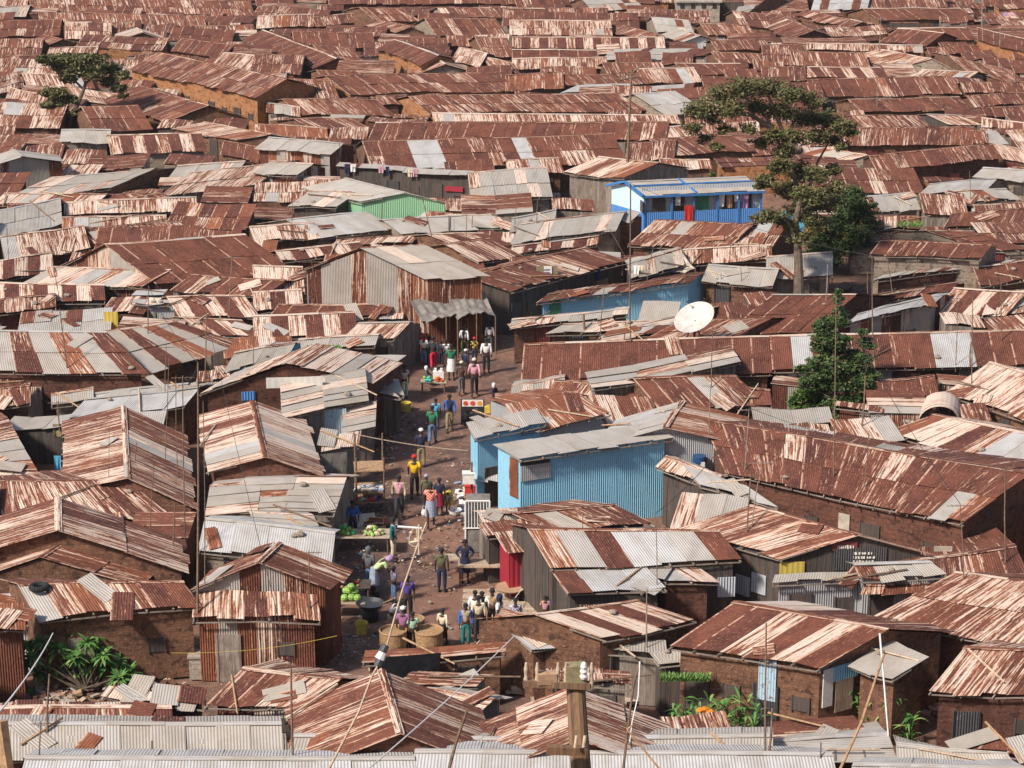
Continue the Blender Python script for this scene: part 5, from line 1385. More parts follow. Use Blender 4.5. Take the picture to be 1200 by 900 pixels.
tree('leafy_tree', 'dark narrow leafy tree with a bushy base in front of the long brown roof', (978, 512), 'leaf_dark', [(979, 470, 0), (976, 430, 0), (980, 395, 0), (984, 365, 0)], .16, .06, [[(978, 450, 0), (1005, 430, 0), (1015, 412, 0)], [(977, 440, 0), (955, 425, 0)], [(978, 470, 0), (955, 455, 0)]],
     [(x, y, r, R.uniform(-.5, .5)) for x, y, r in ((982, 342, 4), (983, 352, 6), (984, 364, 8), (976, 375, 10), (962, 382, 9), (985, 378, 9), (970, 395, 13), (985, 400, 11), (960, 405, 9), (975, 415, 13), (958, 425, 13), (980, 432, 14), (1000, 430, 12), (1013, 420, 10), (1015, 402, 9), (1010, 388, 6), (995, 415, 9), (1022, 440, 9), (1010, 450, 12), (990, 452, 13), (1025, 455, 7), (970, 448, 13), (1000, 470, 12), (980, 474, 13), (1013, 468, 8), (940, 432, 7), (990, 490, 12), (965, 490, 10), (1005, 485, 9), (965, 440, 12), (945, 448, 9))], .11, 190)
tree('bush', 'bright green round bush at the foot of the dark leafy tree', (948, 505), 'leaf_green', [(948, 485, 0)], .1, .05, [[(948, 485, 0), (940, 470, 0)]],
     [(x, y, r, R.uniform(-.4, .4)) for x, y, r in ((950, 445, 10), (958, 456, 12), (943, 462, 11), (960, 472, 12), (935, 478, 9), (948, 482, 12), (932, 492, 7), (965, 485, 8), (928, 470, 7), (940, 497, 8))], .11, 190, cat='bush')
tree('acacia_tree', 'small flat-topped acacia with a pale bent trunk at the upper left', (76, 168), 'leaf_olive', [(80, 150, 0), (85, 135, 0), (92, 120, 0), (98, 105, 0), (101, 95, 0)], .22, .12, [[(98, 105, 0), (85, 92, 0), (65, 80, 0)], [(100, 98, 0), (112, 88, 0), (130, 88, 0)], [(92, 122, 0), (78, 118, 0), (62, 118, 0)], [(85, 135, 0), (70, 132, 0)]],
     [(x, y, r, R.uniform(-1, 1), (1.1, 1, .6)) for x, y, r in ((52, 70, 8), (65, 70, 11), (82, 70, 12), (98, 72, 13), (115, 76, 12), (132, 82, 11), (142, 88, 8), (90, 82, 12), (75, 80, 11), (108, 86, 10), (128, 95, 9), (140, 104, 7), (145, 112, 5), (78, 92, 9), (55, 108, 8), (68, 110, 9), (82, 116, 7), (58, 122, 9), (72, 126, 9), (50, 132, 8), (65, 138, 10), (80, 138, 8), (88, 132, 6), (60, 143, 8))], .18, 85)
tree('bush', 'pale green bush behind the roof of the blue veranda house', (812, 212), 'leaf_bright', [(812, 205, 0)], .1, .05, [[(812, 205, 0), (805, 200, 0)]], [(x, y, r, 0, (1.3, 1, .6)) for x, y, r in ((792, 204, 7), (805, 198, 8), (818, 200, 8), (830, 204, 7), (798, 208, 6), (842, 206, 4))], .13, 55, cat='bush')
tree('bush', 'grey-green bush between the veranda roof and the great acacia', (880, 212), 'leaf_olive', [(880, 205, 0)], .1, .05, [[(880, 205, 0), (885, 196, 0)]], [(x, y, r, 0) for x, y, r in ((865, 195, 8), (878, 190, 9), (892, 195, 9), (872, 204, 8), (888, 206, 8))], .12, 40, cat='bush')
tree('bush', 'low grass-green bush on the rust roof right of the great acacia', (1067, 270), 'leaf_bright', [(1067, 266, 0)], .06, .04, [[(1067, 266, 0), (1066, 262, 0)]], [(x, y, r, 0, (1.2, 1, .4)) for x, y, r in ((1058, 266, 5), (1066, 262, 6), (1074, 265, 5))], .10, 120, cat='bush')
for bx, by, lb in ((1030, 224, 'bare dry shrub below the long streaked roof'), (1048, 226, 'second bare dry shrub beside a heap of red bricks')):
    tree('dry_shrub', lb, (bx, by), 'leaf_dry', [(bx, by-5, 0)], .07, .05, [[(bx, by-5, 0), (bx+dx, by-22+abs(dx)*.4, .2*dx/8), (bx+dx*1.5, by-30+abs(dx)*.6, 0)] for dx in (-12, -6, 0, 6, 12)], [(bx+dx, by-20+abs(dx)*.3, 5, 0) for dx in (-12, -5, 4, 12)], .08, 20, cat='shrub', barkm='bark_pale')
tree('bush', 'low green bush among the dry shrubs right of the great acacia', (1010, 228), 'leaf_bright', [(1010, 224, 0)], .06, .04, [[(1010, 224, 0), (1008, 219, 0)]], [(x, y, r, 0) for x, y, r in ((1003, 219, 6), (1012, 220, 6), (1020, 224, 5))], .10, 60, cat='bush')
# big-leaved shrub at the lower left
def blade(mb, base, dirv, ln, wd_, droop, col, segs=4):
    side = dirv.cross(Vector((0, 0, 1))).normalized(); pts = []
    for i in range(segs+1):
        t = i/segs; p = base+dirv*ln*t-Vector((0, 0, droop*t*t)); w = wd_*math.sin(math.pi*min(.98, t*.85+.15))*.5; pts.append((p-side*w, p+side*w))
    for (a, b), (c, d) in zip(pts, pts[1:]): mb.face((a, b, d, c), [(0, 0)]*4, col)
bp = W(100, 812, 0); t = thing('broadleaf_shrub', 'big green shrub with long leaves in front of a stick and mud wall', 'shrub', bp); dd = (bp-CAM).dot(FWD); mb = MB(); st = MB()
for x, y in ((60, 735), (75, 728), (92, 738), (102, 752), (118, 758), (50, 752), (38, 770), (70, 760), (88, 770), (105, 778), (125, 782), (138, 775), (150, 788), (45, 788), (66, 782), (112, 745), (80, 745), (35, 755), (58, 772), (97, 762), (140, 795), (84, 786), (120, 768), (30, 780)):
    c = D(x, y, dd+R.uniform(-.6, .6)); st.path([bp+Vector((R.uniform(-.3, .3), 0, .1)), lerp(bp, c, .6)+Vector((0, 0, .1)), c], .035, 5, 0, .015)
    for k in range(50):
        a = R.uniform(0, 6.28); e = R.uniform(-.4, .9); d = Vector((math.cos(a)*math.cos(e), math.sin(a)*math.cos(e), math.sin(e)))
        blade(mb, c, d, R.uniform(.3, .62), .13, R.uniform(.05, .25), (R.random(), 0, R.random(), 0))
mb.build('foliage', 'leaf_maize', t, bp); st.build('stems', 'bark', t, bp)
pts_m = [(788, 866), (800, 864), (812, 866), (824, 862), (836, 866), (848, 864), (860, 866), (874, 862), (884, 866), (806, 856), (830, 852), (852, 852), (842, 858), (818, 858), (866, 856), (938, 838), (950, 842), (1000, 848), (1012, 852), (1024, 856), (1036, 860), (1048, 862), (1060, 864), (990, 842), (1018, 842), (1034, 846), (1050, 850), (1068, 868), (1005, 838), (960, 838), (975, 836)]
for k, (x, y) in enumerate(pts_m):
    b = W(x, y+9, 0); near = x < 900; hh = R.uniform(1.2, 1.8); mb = MB(); st = MB()
    t = thing('maize_plant', 'maize plant in the dense patch behind the bottom roofs' if near else 'maize plant in the strip below the mud wall with the plank door', 'maize plant', b, 0, 'maize plants of the bottom patch' if near else 'maize plants below the plank door')
    st.tube(b, b+Vector((0, 0, hh)), .02, .012, 5)
    for j in range(15):
        a = R.uniform(0, 6.28); e = R.uniform(.5, 1.2); z_ = R.uniform(.15, 1)*hh; d = Vector((math.cos(a)*math.cos(e), math.sin(a)*math.cos(e), math.sin(e))); blade(mb, b+Vector((0, 0, z_)), d, R.uniform(.55, .95), .095, R.uniform(.3, .7), (R.random(), 0, R.random(), 0), 5)
    mb.build('leaves', 'leaf_maize', t, b); st.build('stem', 'leaf_green', t, b)
def grass(x0, x1, y, z, n, label, h=.2, yy=3):
    mb = MB()
    for _ in range(n):
        b = W(R.uniform(x0, x1), y+R.uniform(-yy, yy), z); a = R.uniform(0, 6.28); d = Vector((math.cos(a)*.4, math.sin(a)*.4, 1)).normalized(); blade(mb, b, d, h*R.uniform(.6, 1.4), .04, .06, (R.random(), 0, R.random(), 0), 2)
    o = mb.build('grass', 'leaf_bright'); tag(o, label, 'grass', kind='stuff')
grass(360, 400, 410, 2.8, 900, 'thin strip of grass growing on a plank roof'); grass(774, 832, 796, 1.9, 1500, 'grass growing along a ledge behind the rubbish'); grass(1052, 1080, 264, 2.8, 500, 'grass on a rust roof'); grass(5, 40, 812, .1, 300, 'weeds at the foot of the shrub'); grass(960, 1000, 824, .4, 700, 'weeds by the plank door')
q = W(831, 832, 2.0); mb = MB(); n_ = 6
for i in range(3):
    mb.blob(q+Vector((i*.16-.3, R.uniform(-.1, .1), .04*math.sin(i*2))), .13, 8, 0, (1.1, 1, .6), .3)
o = mb.build('orange_cloth', 'orange_plastic', None, q, smooth=True); tag(o, 'crumpled bright orange cloth above the maize patch', 'cloth')
# ---------------------------------------------------------------- extensions that close the gaps between the shacks
GX0, GY0, GS = -75.0, 60.0, .5; GW_, GH_ = 300, 430
occ = bytearray(GW_*GH_)
def cell(x, y): return int((x-GX0)/GS), int((y-GY0)/GS)
def fillpoly(pts, val=1):
    xs = [p[0] for p in pts]; ys = [p[1] for p in pts]; i0, j0 = cell(min(xs), min(ys)); i1, j1 = cell(max(xs), max(ys))
    for j in range(max(0, j0), min(GH_-1, j1)+1):
        for i in range(max(0, i0), min(GW_-1, i1)+1):
            x, y = GX0+(i+.5)*GS, GY0+(j+.5)*GS; ins = False; k = len(pts)-1
            for m in range(len(pts)):
                (xa, ya), (xb, yb) = pts[m], pts[k]
                if (ya > y) != (yb > y) and x < (xb-xa)*(y-ya)/(yb-ya)+xa: ins = not ins
                k = m
            if ins: occ[j*GW_+i] = val
import mathutils
for FPp in FOOT: fillpoly(FPp)
def pxpoly(pts, z=0): fillpoly([tuple(W(x, y, z)[:2]) for x, y in pts])
# the lane, the yards and open walls the photograph shows
pxpoly([(600, 880), (370, 800), (390, 700), (440, 640), (400, 600), (420, 500), (470, 440), (440, 395), (600, 380), (600, 440), (560, 500), (560, 590), (620, 690), (640, 760)])
pxpoly([(-20, 820), (-20, 720), (210, 730), (330, 815), (240, 845)]); pxpoly([(200, 740), (380, 740), (380, 800), (200, 800)])
pxpoly([(780, 880), (780, 845), (900, 840), (1200, 825), (1200, 870)]); pxpoly([(830, 800), (1060, 800), (1060, 850), (830, 850)])
pxpoly([(700, 290), (930, 280), (930, 258), (700, 262)]); pxpoly([(535, 262), (660, 268), (660, 250), (535, 252)]); pxpoly([(840, 690), (900, 690), (900, 700), (840, 700)])
pxpoly([(620, 392), (800, 380), (800, 362), (620, 370)]); pxpoly([(870, 630), (1200, 670), (1200, 640), (900, 600)]); pxpoly([(910, 690), (1020, 690), (1020, 675), (910, 675)]); pxpoly([(595, 610), (775, 615), (775, 600), (595, 590)])
pxpoly([(680, 365), (840, 350), (840, 338), (680, 350)]); pxpoly([(415, 212), (560, 220), (560, 205), (415, 200)])
pxpoly([(700, 300), (700, 262), (760, 235), (930, 230), (930, 300)]); pxpoly([(890, 388), (890, 300), (990, 300), (990, 388)]); pxpoly([(925, 516), (925, 498), (1000, 498), (1000, 516)]); pxpoly([(540, 870), (1200, 870), (1200, 905), (540, 905)])
pxpoly([(595, 660), (595, 590), (800, 590), (800, 660)]); pxpoly([(-20, 880), (-20, 800), (300, 800), (300, 870)]); pxpoly([(640, 400), (860, 400), (860, 360), (640, 360)]); pxpoly([(660, 760), (1180, 800), (1180, 860), (660, 860)])
pxpoly([(340, 372), (500, 372), (500, 352), (340, 352)]); pxpoly([(405, 258), (530, 262), (530, 245), (405, 245)])
pxpoly([(210, 498), (420, 498), (420, 470), (210, 470)]); pxpoly([(1005, 345), (1180, 345), (1180, 325), (1005, 325)]); pxpoly([(640, 255), (735, 250), (735, 225), (655, 225)]); pxpoly([(1018, 230), (1175, 230), (1175, 205), (1018, 205)])
pxpoly([(785, 42), (785, 26), (855, 26), (855, 42)]); pxpoly([(770, 600), (960, 640), (960, 600), (820, 560)])
def free(x, y, w, d, rz):
    c, s = math.cos(rz), math.sin(rz); n = 0; bad = 0
    for a in range(-3, 4):
        for b in range(-2, 3):
            u, v = a/6*w, b/4*d; i, j = cell(x+u*c-v*s, y+u*s+v*c)
            if not (0 <= i < GW_ and 0 <= j < GH_): return 0
            n += 1; bad += occ[j*GW_+i]
    return 1-bad/n
def extension(x, y, w, d, rz):
    h = min(HOUSES, key=lambda h: (h['root'].location.x-x)**2+(h['root'].location.y-y)**2+(0 if not h['label'] else 9)); root = h['root']; org = root.location.copy()
    z0 = R.uniform(1.75, 2.15); c, s = math.cos(rz), math.sin(rz); sl = R.choice((.10, .16, .24, -.05)); ph = R.uniform(0, 6)
    sl2 = R.uniform(-.05, .05)
    def f(u, v):
        a, b = (u-.5)*w, (v-.5)*d; return Vector((x+a*c-b*s, y+a*s+b*c, z0+sl*(b+d/2)+sl2*a+.07*math.sin(u*5+ph)))
    mb = MB(); dpt = (y-60)/180
    tone = R.choice('rrrrrsssp' if y > 130 else 'rsssppbGo')
    lw = R.random() < .25; roofmesh(mb, f, w, d, tone, sw=.85 if y < 170 else 1.1, lengthwise=lw, jit=.14); mb.build('extension_roof', 'tin', root, org)
    wt = R.choice('mMtwkqO'); wl = MB(); k = .93
    P4 = [f(.5+(u-.5)*k, .5+(v-.5)*k) for u, v in ((0, 0), (1, 0), (1, 1), (0, 1))]
    for a, b in ((0, 1), (1, 2), (2, 3), (3, 0)): wallface(wl, P4[a], P4[b], P4[a].z-.05, P4[b].z-.05, wt)
    wl.build('extension_wall', WALLS[wt], root, org)
    fillpoly([f(u, v)[:2] for u, v in ((0, 0), (1, 0), (1, 1), (0, 1))])
cnt = 0
RR_ = random.Random(3)
for (w, d, need) in ((13, 4.4, .93), (9, 4.0, .93), (6.5, 4.2, .93), (4.5, 3.4, .92), (3.2, 2.6, .9), (2.4, 2.0, .9)):
    j = 0
    cand = []
    for j in range(0, GH_, 2):
        for i in range(0, GW_, 2):
            if not occ[j*GW_+i]:
                x, y = GX0+i*GS, GY0+j*GS
                p = Vector((x, y, 2))-CAM; dz = p.dot(FWD)
                if abs(p.x/dz*F) < 735 and y < 273: cand.append((x, y))
    RR_.shuffle(cand)
    for x, y in cand:
        if w > 8 and y < 125: continue
        ww, d2 = w*RR_.uniform(.85, 1.2), d*RR_.uniform(.85, 1.2); rz = RR_.uniform(-.25, .25) if y < 125 else RR_.uniform(-.10, .10)
        if free(x, y, ww*1.02, d2*1.05, rz) >= need: extension(x, y, ww, d2, rz); cnt += 1
print('extensions', cnt, 'houses', len(HOUSES))
BVC.clear()
# ---------------------------------------------------------------- things lying on the roofs, poles and aerials
CL = []
RC = random.Random(11)
near = [h for h in HOUSES if h['px'][1] > 225 and 'f' in h]
for h in near*3:
    if RC.random() > .5: continue
    s_, t_ = RC.uniform(.08, .92), RC.uniform(.1, .85); p = h['f'](s_, t_)
    if p.y > 175 or p.y < 62: continue
    sl = math.atan2(h['f'](s_, 1).z-h['f'](s_, 0).z, (h['f'](s_, 1)-h['f'](s_, 0)).length)
    k = RC.random(); rz = RC.uniform(-1.2, 1.2)
    v = h['f'](s_, .9)-h['f'](s_, .1); n = (h['f'](.9, t_)-h['f'](.1, t_)).cross(v); n.normalize(); n = n if n.z > 0 else -n
    u = v.normalized(); M = mathutils.Matrix((n.cross(u)*-1, u, n)).transposed(); c, s = math.cos(rz), math.sin(rz)
    def T(a, b, z): return p + M @ Vector((a*c-b*s, a*s+b*c, z))
    mb = MB()
    if k < .42:
        w, l = RC.uniform(.4, .8), RC.uniform(.7, 1.8); col = sheetcol(RC.choice('rspbGo'))
        q = [T(-w/2, -l/2, .08), T(w/2, -l/2, .09), T(w/2, l/2, .10), T(-w/2, l/2, .13)]
        mb.slab(*q, .015, [(0, 0), (w, 0), (w, l), (0, l)], col); o = mb.build('loose_sheet', 'tin', None, p); CL.append((o, 'loose tin sheet', 'tin sheet'))
    elif k < .72:
        l = RC.uniform(1.2, 3.2); mb.tube(T(-l/2, 0, .11), T(l/2, 0, .12), .045, .035, 5); o = mb.build('plank', RC.choice(['pale_wood', 'raw_wood', 'pole_wood']), None, p); CL.append((o, 'loose wooden stick', 'pole'))
    else:
        r = RC.uniform(.09, .18); mb.blob(T(0, 0, r*.6+.03), r, 7, 0, (1.2, 1, .7), .3); o = mb.build('stone', 'stone', None, p); CL.append((o, 'small roof stone', 'stone'))
WASH = ['cloth_white', 'cloth_navy', 'cloth_lilac', 'cloth_cream', 'cloth_pink', 'cloth_white']
WD = dict(cloth_white='white', cloth_lightblue='light blue', cloth_red='red', cloth_navy='navy', cloth_lilac='lilac', cloth_cream='cream', cloth_green='dark green', cloth_pink='pink')
for (x, y, n) in ((407, 198, 2), (447, 201, 2), (480, 204, 2), (700, 322, 1), (745, 318, 2), (1178, 18, 2)):
    for k in range(n):
        q = cast(x+k*7, y, .3)[0]; mt = RC.choice(WASH)
        o = cloth('hanging_cloth', 'x', mt, q+Vector((0, 0, .35)), RC.uniform(.25, .45), RC.uniform(.4, .7), RC.uniform(-.2, .2), 'laundry'); CL.append((o, WD[mt]+' hanging cloth', 'laundry'))
POLES = [(735, 190, 740, 82, .13), (70, 500, 68, 470, .05), (80, 442, 70, 362, .05), (240, 445, 242, 368, .045), (173, 392, 174, 335, .04), (231, 720, 232, 425, .07), (217, 640, 214, 440, .04), (208, 560, 206, 440, .03), (240, 690, 238, 470, .03),
 (343, 885, 341, 782, .06), (738, 345, 739, 215, .07), (757, 330, 770, 270, .03), (735, 300, 714, 268, .03), (509, 290, 495, 232, .045), (340, 277, 343, 235, .035), (447, 260, 448, 232, .03), (546, 280, 547, 250, .035), (553, 272, 554, 252, .04), (532, 275, 532, 258, .025), (375, 370, 365, 305, .03),
 (685, 395, 684, 368, .10), (703, 400, 708, 338, .035), (739, 400, 738, 330, .05), (834, 456, 835, 390, .035), (836, 395, 835, 380, .03), (1024, 420, 1022, 300, .045), (1047, 345, 1038, 298, .04), (1139, 450, 1140, 348, .04), (1174, 400, 1173, 322, .04), (1120, 430, 1122, 348, .03), (1137, 430, 1138, 400, .06), (1017, 345, 1017, 318, .04),
 (1012, 572, 1018, 508, .04), (1010, 500, 1014, 440, .06), (977, 560, 980, 345, .04), (1130, 680, 1125, 590, .035), (1179, 660, 1178, 548, .045), (875, 625, 880, 555, .045), (880, 620, 893, 540, .03), (770, 690, 768, 602, .025), (683, 665, 683, 600, .03), (667, 565, 667, 560, .02), (872, 565, 878, 478, .04), (831, 510, 833, 450, .03), (1068, 625, 1060, 590, .03),
 (158, 540, 160, 518, .04), (193, 540, 198, 420, .03), (193, 460, 195, 405, .03), (297, 440, 296, 385, .03), (202, 640, 205, 590, .04), (363, 740, 362, 645, .04), (758, 760, 758, 690, .04), (632, 738, 634, 690, .03), (603, 800, 603, 730, .045), (65, 790, 62, 740, .05), (63, 800, 55, 700, .04), (55, 860, 58, 790, .06), (45, 885, 48, 845, .04), (175, 878, 178, 868, .05), (897, 880, 898, 730, .045), (901, 880, 905, 830, .06),
 (268, 365, 272, 300, .03), (204, 330, 203, 280, .03), (70, 350, 60, 290, .03), (10, 310, 8, 268, .03), (153, 270, 150, 240, .025), (234, 275, 234, 252, .025), (1045, 285, 1040, 272, .03), (1137, 240, 1136, 200, .035), (1104, 130, 1102, 112, .05), (1028, 125, 1028, 95, .05), (1151, 34, 1151, 6, .08), (1172, 66, 1172, 34, .06), (1030, 62, 1032, 20, .05), (333, 95, 331, 50, .05), (452, 112, 454, 60, .05), (471, 70, 470, 50, .04), (514, 60, 516, 28, .05), (554, 108, 554, 82, .04), (580, 112, 582, 100, .04), (475, 143, 474, 120, .04), (398, 172, 396, 142, .04), (663, 72, 664, 55, .04), (840, 90, 841, 78, .04), (898, 235, 896, 210, .03), (857, 300, 855, 278, .04), (876, 300, 878, 278, .04), (890, 298, 889, 276, .04), (975, 335, 976, 300, .04), (968, 352, 970, 310, .05),
 (869, 330, 868, 312, .04), (846, 338, 845, 320, .04), (818, 335, 817, 318, .04), (862, 348, 862, 330, .05), (660, 205, 664, 160, .03), (603, 270, 605, 240, .03), (629, 262, 630, 235, .04), (641, 285, 644, 260, .035), (127, 560, 128, 500, .02), (175, 620, 180, 545, .03), (425, 600, 430, 575, .03), (960, 890, 962, 870, .04)]
for i, (xb, yb, xt, yt, r) in enumerate(POLES):
    p, nrm, ob = cast(xb, yb, 0); dd = (p-CAM).dot(FWD)
    top = D(xt, yt, dd)
    if ob and nrm.z > .3: p = p-Vector((0, 0, .25))
    mb = MB(); mid = lerp(p, top, .5)+Vector((RC.uniform(-.04, .04), 0, 0)); mb.path([p, mid, top], r*.75, 6, 0, r*.5)
    if RC.random() < .4 and r < .06:
        hh = RC.uniform(.3, .6); mb.tube(top-Vector((hh, 0, .1)), top+Vector((hh, 0, -.08)), .015, .015, 4)
        for q in (-.6, -.2, .3, .7): mb.tube(top+Vector((hh*q, -.15, -.09)), top+Vector((hh*q, .15, -.09)), .01, .01, 4)
        nm, lb = 'aerial_pole', 'thin rod-aerial pole'
    else: nm, lb = ('wooden_pole', 'slender upright pole') if r < .07 else ('wooden_pole', 'stout wooden pole')
    o = mb.build(nm, RC.choice(['pole_wood', 'pole_wood', 'pole_wood', 'bark_pale']) if i else 'pole_wood', None, p)
    CL.append((o, lb, 'pole'))
    if i == 0:
        m_ = MB(); c = lerp(p, top, .92); m_.tube(c-Vector((.8, 0, .15)), c+Vector((.5, 0, .1)), .08, .08, 5); m_.tube(c+Vector((0, 0, .3)), c+Vector((.8, 0, .9)), .07, .05, 5)
        for x in (-.75, -.4, .45): m_.tube(c+Vector((x, 0, .0)), c+Vector((x, 0, .4)), .05, .04, 6)
        m_.build('cross_arm', 'pole_wood', o, p); CL.pop(); tag(o, 'tall leaning wooden utility pole with a cross-arm rising above the upper roofs', 'utility pole'); o.name = 'utility_pole'
# cables between some of the poles
def P3(i): x, y, r = POLES[i][2], POLES[i][3], 0; p, n_, o_ = cast(POLES[i][0], POLES[i][1], 0); return D(x, y, (p-CAM).dot(FWD))
for a, b in ((5, 6), (9, 3), (10, 22), (25, 33), (39, 42), (36, 42), (4, 5), (10, 25), (34, 35)):
    o = wireobj((P3(a), P3(b)), .012, 'cable', 'x', 'cable', 'wire', .4); CL.append((o, 'thin dark cable', 'cable'))
# litter, rubble and rags along the lane
def litter(name, poly, n, label, mats, smin, smax, kind='stuff', seed=1):
    RL = random.Random(seed); mb = MB()
    for _ in range(n):
        (x0, y0, sx, sy) = RL.choice(poly); x, y = RL.gauss(x0, sx), RL.gauss(y0, sy); p = W(x, y, .02); z = .1*(RL.random()**3)
        s = RL.uniform(smin, smax); mb.box(p+Vector((0, 0, s*.15+z)), (s, s*RL.uniform(.4, 1), s*RL.uniform(.1, .45)), RL.uniform(0, 3), None, RL.randrange(len(mats)), RL.uniform(-.4, .4), RL.uniform(-.4, .4))
    o = mb.build(name, mats); tag(o, label, kind=kind)
LN = [(455, 520, 8, 14), (500, 545, 25, 18), (555, 590, 12, 12), (540, 605, 22, 8), (470, 640, 30, 20), (520, 660, 30, 20), (430, 755, 12, 12), (560, 640, 20, 20), (480, 490, 12, 12), (590, 700, 20, 10), (440, 590, 10, 8), (425, 660, 8, 20), (500, 740, 30, 14), (405, 760, 12, 14)]
litter('litter', LN, 300, 'paper and plastic scraps on the lane', ['board_white', 'cloth_greyblue', 'cloth_cream', 'cloth_lightblue', 'cloth_beige'], .04, .13, seed=2)
litter('rubble', LN+[(455, 560, 10, 30), (545, 560, 8, 30), (590, 640, 8, 20), (400, 770, 14, 10)], 900, 'stones and clods on the lane', ['stone', 'cloth_brown', 'concrete', 'cloth_tan'], .04, .14, seed=3)
litter('litter', [(553, 598, 7, 7), (545, 585, 5, 7)], 70, 'white rubbish heap at the stall corner', ['board_white', 'white_plastic', 'cloth_greyblue'], .15, .35, seed=4)
litter('rubble', [(60, 815, 40, 6), (1080, 832, 50, 6), (1050, 222, 10, 4), (160, 805, 30, 8), (880, 812, 60, 10), (800, 800, 60, 10), (620, 800, 60, 12), (560, 795, 40, 10)], 900, 'stones and broken bricks in the yards', ['stone', 'concrete', 'mud_dark', 'pale_wood', 'cloth_tan', 'mud'], .08, .34, seed=5)
litter('debris', [(570, 790, 70, 9), (800, 810, 60, 10), (150, 480, 60, 6), (780, 385, 60, 6), (680, 388, 50, 5), (430, 405, 20, 8), (880, 345, 60, 8), (960, 820, 60, 6), (380, 620, 30, 6)], 320, 'splintered planks and scraps between the shacks', ['pale_wood', 'plank_beige', 'pole_wood', 'tin', 'cloth_cream'], .3, 1.1, seed=6)
# ---------------------------------------------------------------- labels: each from what it looks like and the two landmarks it stands between
LM = [('great acacia', 915, 170), ('small acacia', 95, 100), ('dark leafy tree', 978, 420), ('blue veranda house', 800, 235), ('green tin shed', 478, 240), ('satellite dish', 814, 372), ('tall gabled workshop', 425, 320), ('grey-striped hipped roof', 120, 410),
 ('plain red-brown gable', 200, 300), ('orange brick house', 330, 440), ('big dark gable', 150, 525), ('sky-blue shop', 690, 560), ('wooden power pole', 675, 820), ('maize', 850, 850), ('long-leaved shrub', 90, 765), ('block building', 820, 18), ('leaning utility pole', 735, 130),
 ('curved sheet tunnel', 1100, 482), ('pale blue door', 899, 797), ('car tyre', 46, 683), ('teal-edged roof', 985, 635), ('beige board shack', 98, 175), ('crimson shop front', 612, 685), ('pyramid-like roof', 465, 830), ('market lane', 510, 600), ('street end', 530, 400),
 ('upper left corner', 0, 0), ('upper right corner', 1200, 0), ('lower right corner', 1200, 900), ('lower left corner', 0, 900), ('right edge', 1210, 330), ('left edge', -10, 330), ('upper edge', 400, -10), ('upper edge', 620, -10), ('lower edge', 1000, 905), ('lower edge', 500, 905)]
def topx(p): v = p-CAM; z = v.dot(FWD); return CX+F*v.x/z, CY-F*v.dot(UP)/z
TW = {'l': 'pale grey', 'r': 'rust-brown', 's': 'cream-streaked', 'p': 'cream-patched', 'b': 'dusty beige', 'g': 'grey', 'G': 'grey', 'w': 'whitish', 'o': 'orange rust', 'R': 'plain dark brown', 'k': 'striped', 'z': 'striped'}
items = []
for h in HOUSES:
    if h['label']: continue
    sz = 'long ' if h['w'] > 110 else ('small ' if h['w'] < 48 else '')
    ty = {'x': 'roof', 'm': 'lean-to', 'y': 'gable'}[h['kind']]
    items.append((h['root'], f"{sz}{TW[h['tone']]} {ty}", None, h['px']))
for o, d, cat in CL: o['category'] = cat; items.append((o, d, cat, topx(o.location)))
def key(px):
    ls = sorted(LM, key=lambda l: math.hypot(l[1]-px[0], l[2]-px[1])); A = next(l for l in ls if 'edge' not in l[0] and 'corner' not in l[0]); dx, dy = px[0]-A[1], px[1]-A[2]; d0 = math.hypot(dx, dy)+1e-6
    best = None
    for B in LM:
        if B is A: continue
        ex, ey = B[1]-A[1], B[2]-A[2]; e0 = math.hypot(ex, ey)
        if e0 < d0*1.02: continue
        cs = (dx*ex+dy*ey)/(d0*e0); sc_ = cs - e0/2600
        if best is None or sc_ > best[0]: best = (sc_, B)
    return A, best[1], d0
grp = {}
for it in items:
    A, B, d0 = key(it[3]); grp.setdefault((it[1], A[0], B[0]), []).append((d0, it))
ORD = ['first', 'second', 'third', 'fourth', 'fifth', 'sixth', 'seventh', 'eighth', 'ninth', 'tenth', 'eleventh', 'twelfth']
for (d, a, b), l in grp.items():
    l.sort(key=lambda q: q[0])
    for i, (d0, it) in enumerate(l):
        pre = (ORD[i]+' ') if len(l) > 1 else ''
        it[0]['label'] = f"{pre}{d} from the {a} towards the {b}"
for h in HOUSES:
    if h['root'].get('label') and not h['label']: h['root']['group'] = 'tin-roofed shacks packed across the hillside'
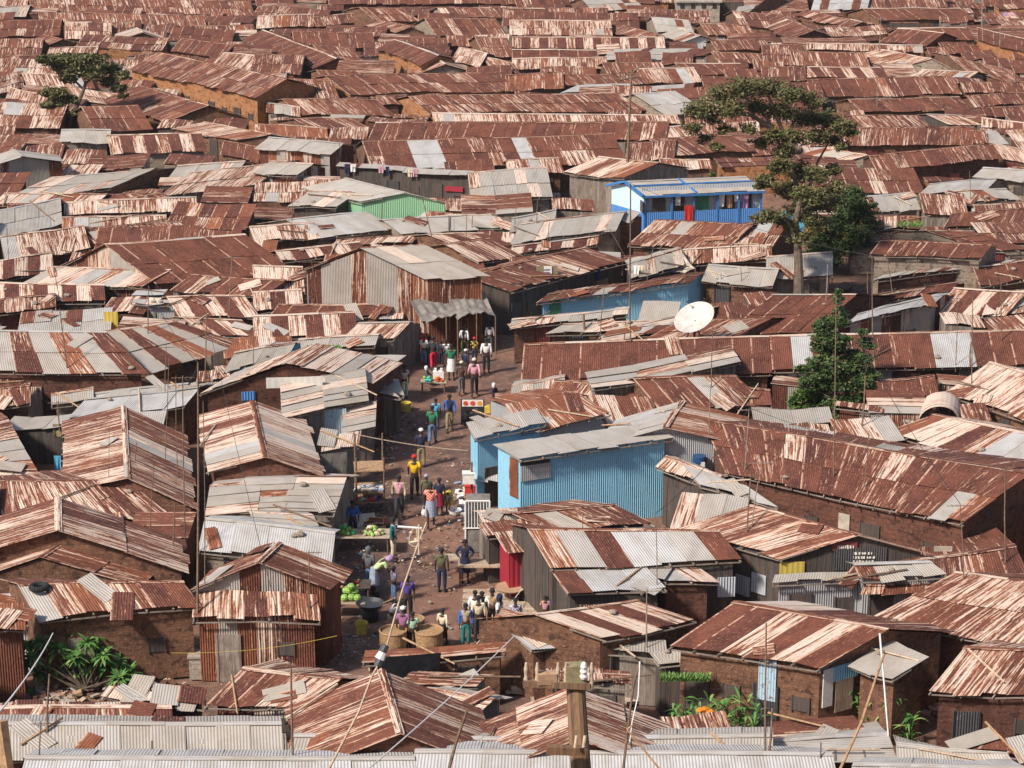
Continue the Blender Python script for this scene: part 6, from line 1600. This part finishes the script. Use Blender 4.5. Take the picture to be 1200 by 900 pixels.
# ---------------------------------------------------------------- setting
def ground():
    m, nt, b = newmat('earth')
    tc = N(nt, 'TexCoord'); g = N(nt, 'NewGeometry')
    n1 = noise(nt, g.outputs['Position'], .22, 5, .6); n2 = noise(nt, g.outputs['Position'], 1.6, 6, .7); n3 = noise(nt, g.outputs['Position'], 9, 4, .8)
    col = mixc(nt, ramp(nt, n1, .38, .62), (.205, .105, .070), (.115, .066, .052))
    col = mixc(nt, ramp(nt, n2, .45, .7), col, (.27, .145, .098))
    col = mixc(nt, ramp(nt, n3, .64, .70), col, (.42, .33, .27))
    L(nt, col, b.inputs['Base Color']); 
    L(nt, mathn(nt, 'SUBTRACT', .95, mathn(nt, 'MULTIPLY', ramp(nt, n1, .55, .62), .25)), b.inputs['Roughness'])
    bp = N(nt, 'Bump'); bp.inputs['Strength'].default_value = .9; bp.inputs['Distance'].default_value = .12
    L(nt, mathn(nt, 'ADD', n2, mathn(nt, 'MULTIPLY', n3, .3)), bp.inputs['Height']); L(nt, bp.outputs[0], b.inputs['Normal'])
    mb = MB()
    xs = [-3000, -600, -200] + [-100+i*4 for i in range(51)] + [200, 600, 3000]
    ys = [-400, -60, -10] + [0+4*i for i in range(17)] + [70+4*i for i in range(50)] + [300, 420, 700, 3500]
    def hz(x, y):
        h = max(0, 32.2-max(0, y)*.56) if y < 62 else 0
        if 60 < y < 270 and abs(x) < 100: h += .12*math.sin(x*.9+y*.5)*math.sin(y*.7-x*.3)
        return h
    idx = {}
    vs = [(x, y, hz(x, y)) for y in ys for x in xs]; nx = len(xs)
    fs = [(j*nx+i, j*nx+i+1, (j+1)*nx+i+1, (j+1)*nx+i) for j in range(len(ys)-1) for i in range(nx-1)]
    me = bpy.data.meshes.new('ground'); me.from_pydata(vs, [], fs); me.materials.append(m)
    me.polygons.foreach_set('use_smooth', [True]*len(fs))
    o = bpy.data.objects.new('ground', me); C.objects.link(o); tag(o, kind='structure')
ground()
# ---------------------------------------------------------------- light, camera
EXPO = 0.35
sc = bpy.context.scene
wd = bpy.data.worlds.new('World'); sc.world = wd; wd.use_nodes = True
nt = wd.node_tree; bg = nt.nodes['Background']
sky = nt.nodes.new('ShaderNodeTexSky'); sky.sky_type = 'NISHITA'; sky.sun_disc = False
SUND = Vector((-.66, -.52, .80)).normalized()
el = math.asin(SUND.z)
sky.sun_elevation = el; sky.sun_rotation = math.atan2(SUND.x, SUND.y)
sky.dust_density = 2.0
nt.links.new(sky.outputs[0], bg.inputs[0]); bg.inputs[1].default_value = .10
sd = bpy.data.lights.new('sun', 'SUN'); sd.energy = 4.3; sd.angle = math.radians(6); sd.color = (1, .93, .83)
so = bpy.data.objects.new('sun', sd); C.objects.link(so); so.rotation_euler = SUND.to_track_quat('Z', 'Y').to_euler()
cd = bpy.data.cameras.new('camera'); cam = bpy.data.objects.new('camera', cd); C.objects.link(cam)
cam.location = CAM; cam.rotation_euler = (math.pi/2-P, 0, 0); cd.sensor_width = 36; cd.lens = 36*F/1200; cd.clip_end = 6000; cd.clip_start = .5
sc.camera = cam
sc.view_settings.view_transform = 'Standard'; sc.view_settings.look = 'None'; sc.view_settings.exposure = EXPO; sc.view_settings.gamma = 1
try: sc.view_settings.use_curve_mapping = False
except Exception: pass
sc.cycles.max_bounces = 5; sc.cycles.diffuse_bounces = 3

hz = MB(); hz.box((0, 225, 30), (700, 560, 64)); hm = bpy.data.materials.new('haze'); hm.use_nodes = True; MATS['haze'] = hm
hn = hm.node_tree; hn.nodes.clear(); ho = hn.nodes.new('ShaderNodeOutputMaterial'); hp = hn.nodes.new('ShaderNodeVolumePrincipled'); hp.inputs['Color'].default_value = (.93, .90, .90, 1); hp.inputs['Density'].default_value = .00012; hp.inputs['Anisotropy'].default_value = .2
hn.links.new(hp.outputs[0], ho.inputs['Volume']); ho_ = hz.build('haze', hm); tag(ho_, kind='stuff')
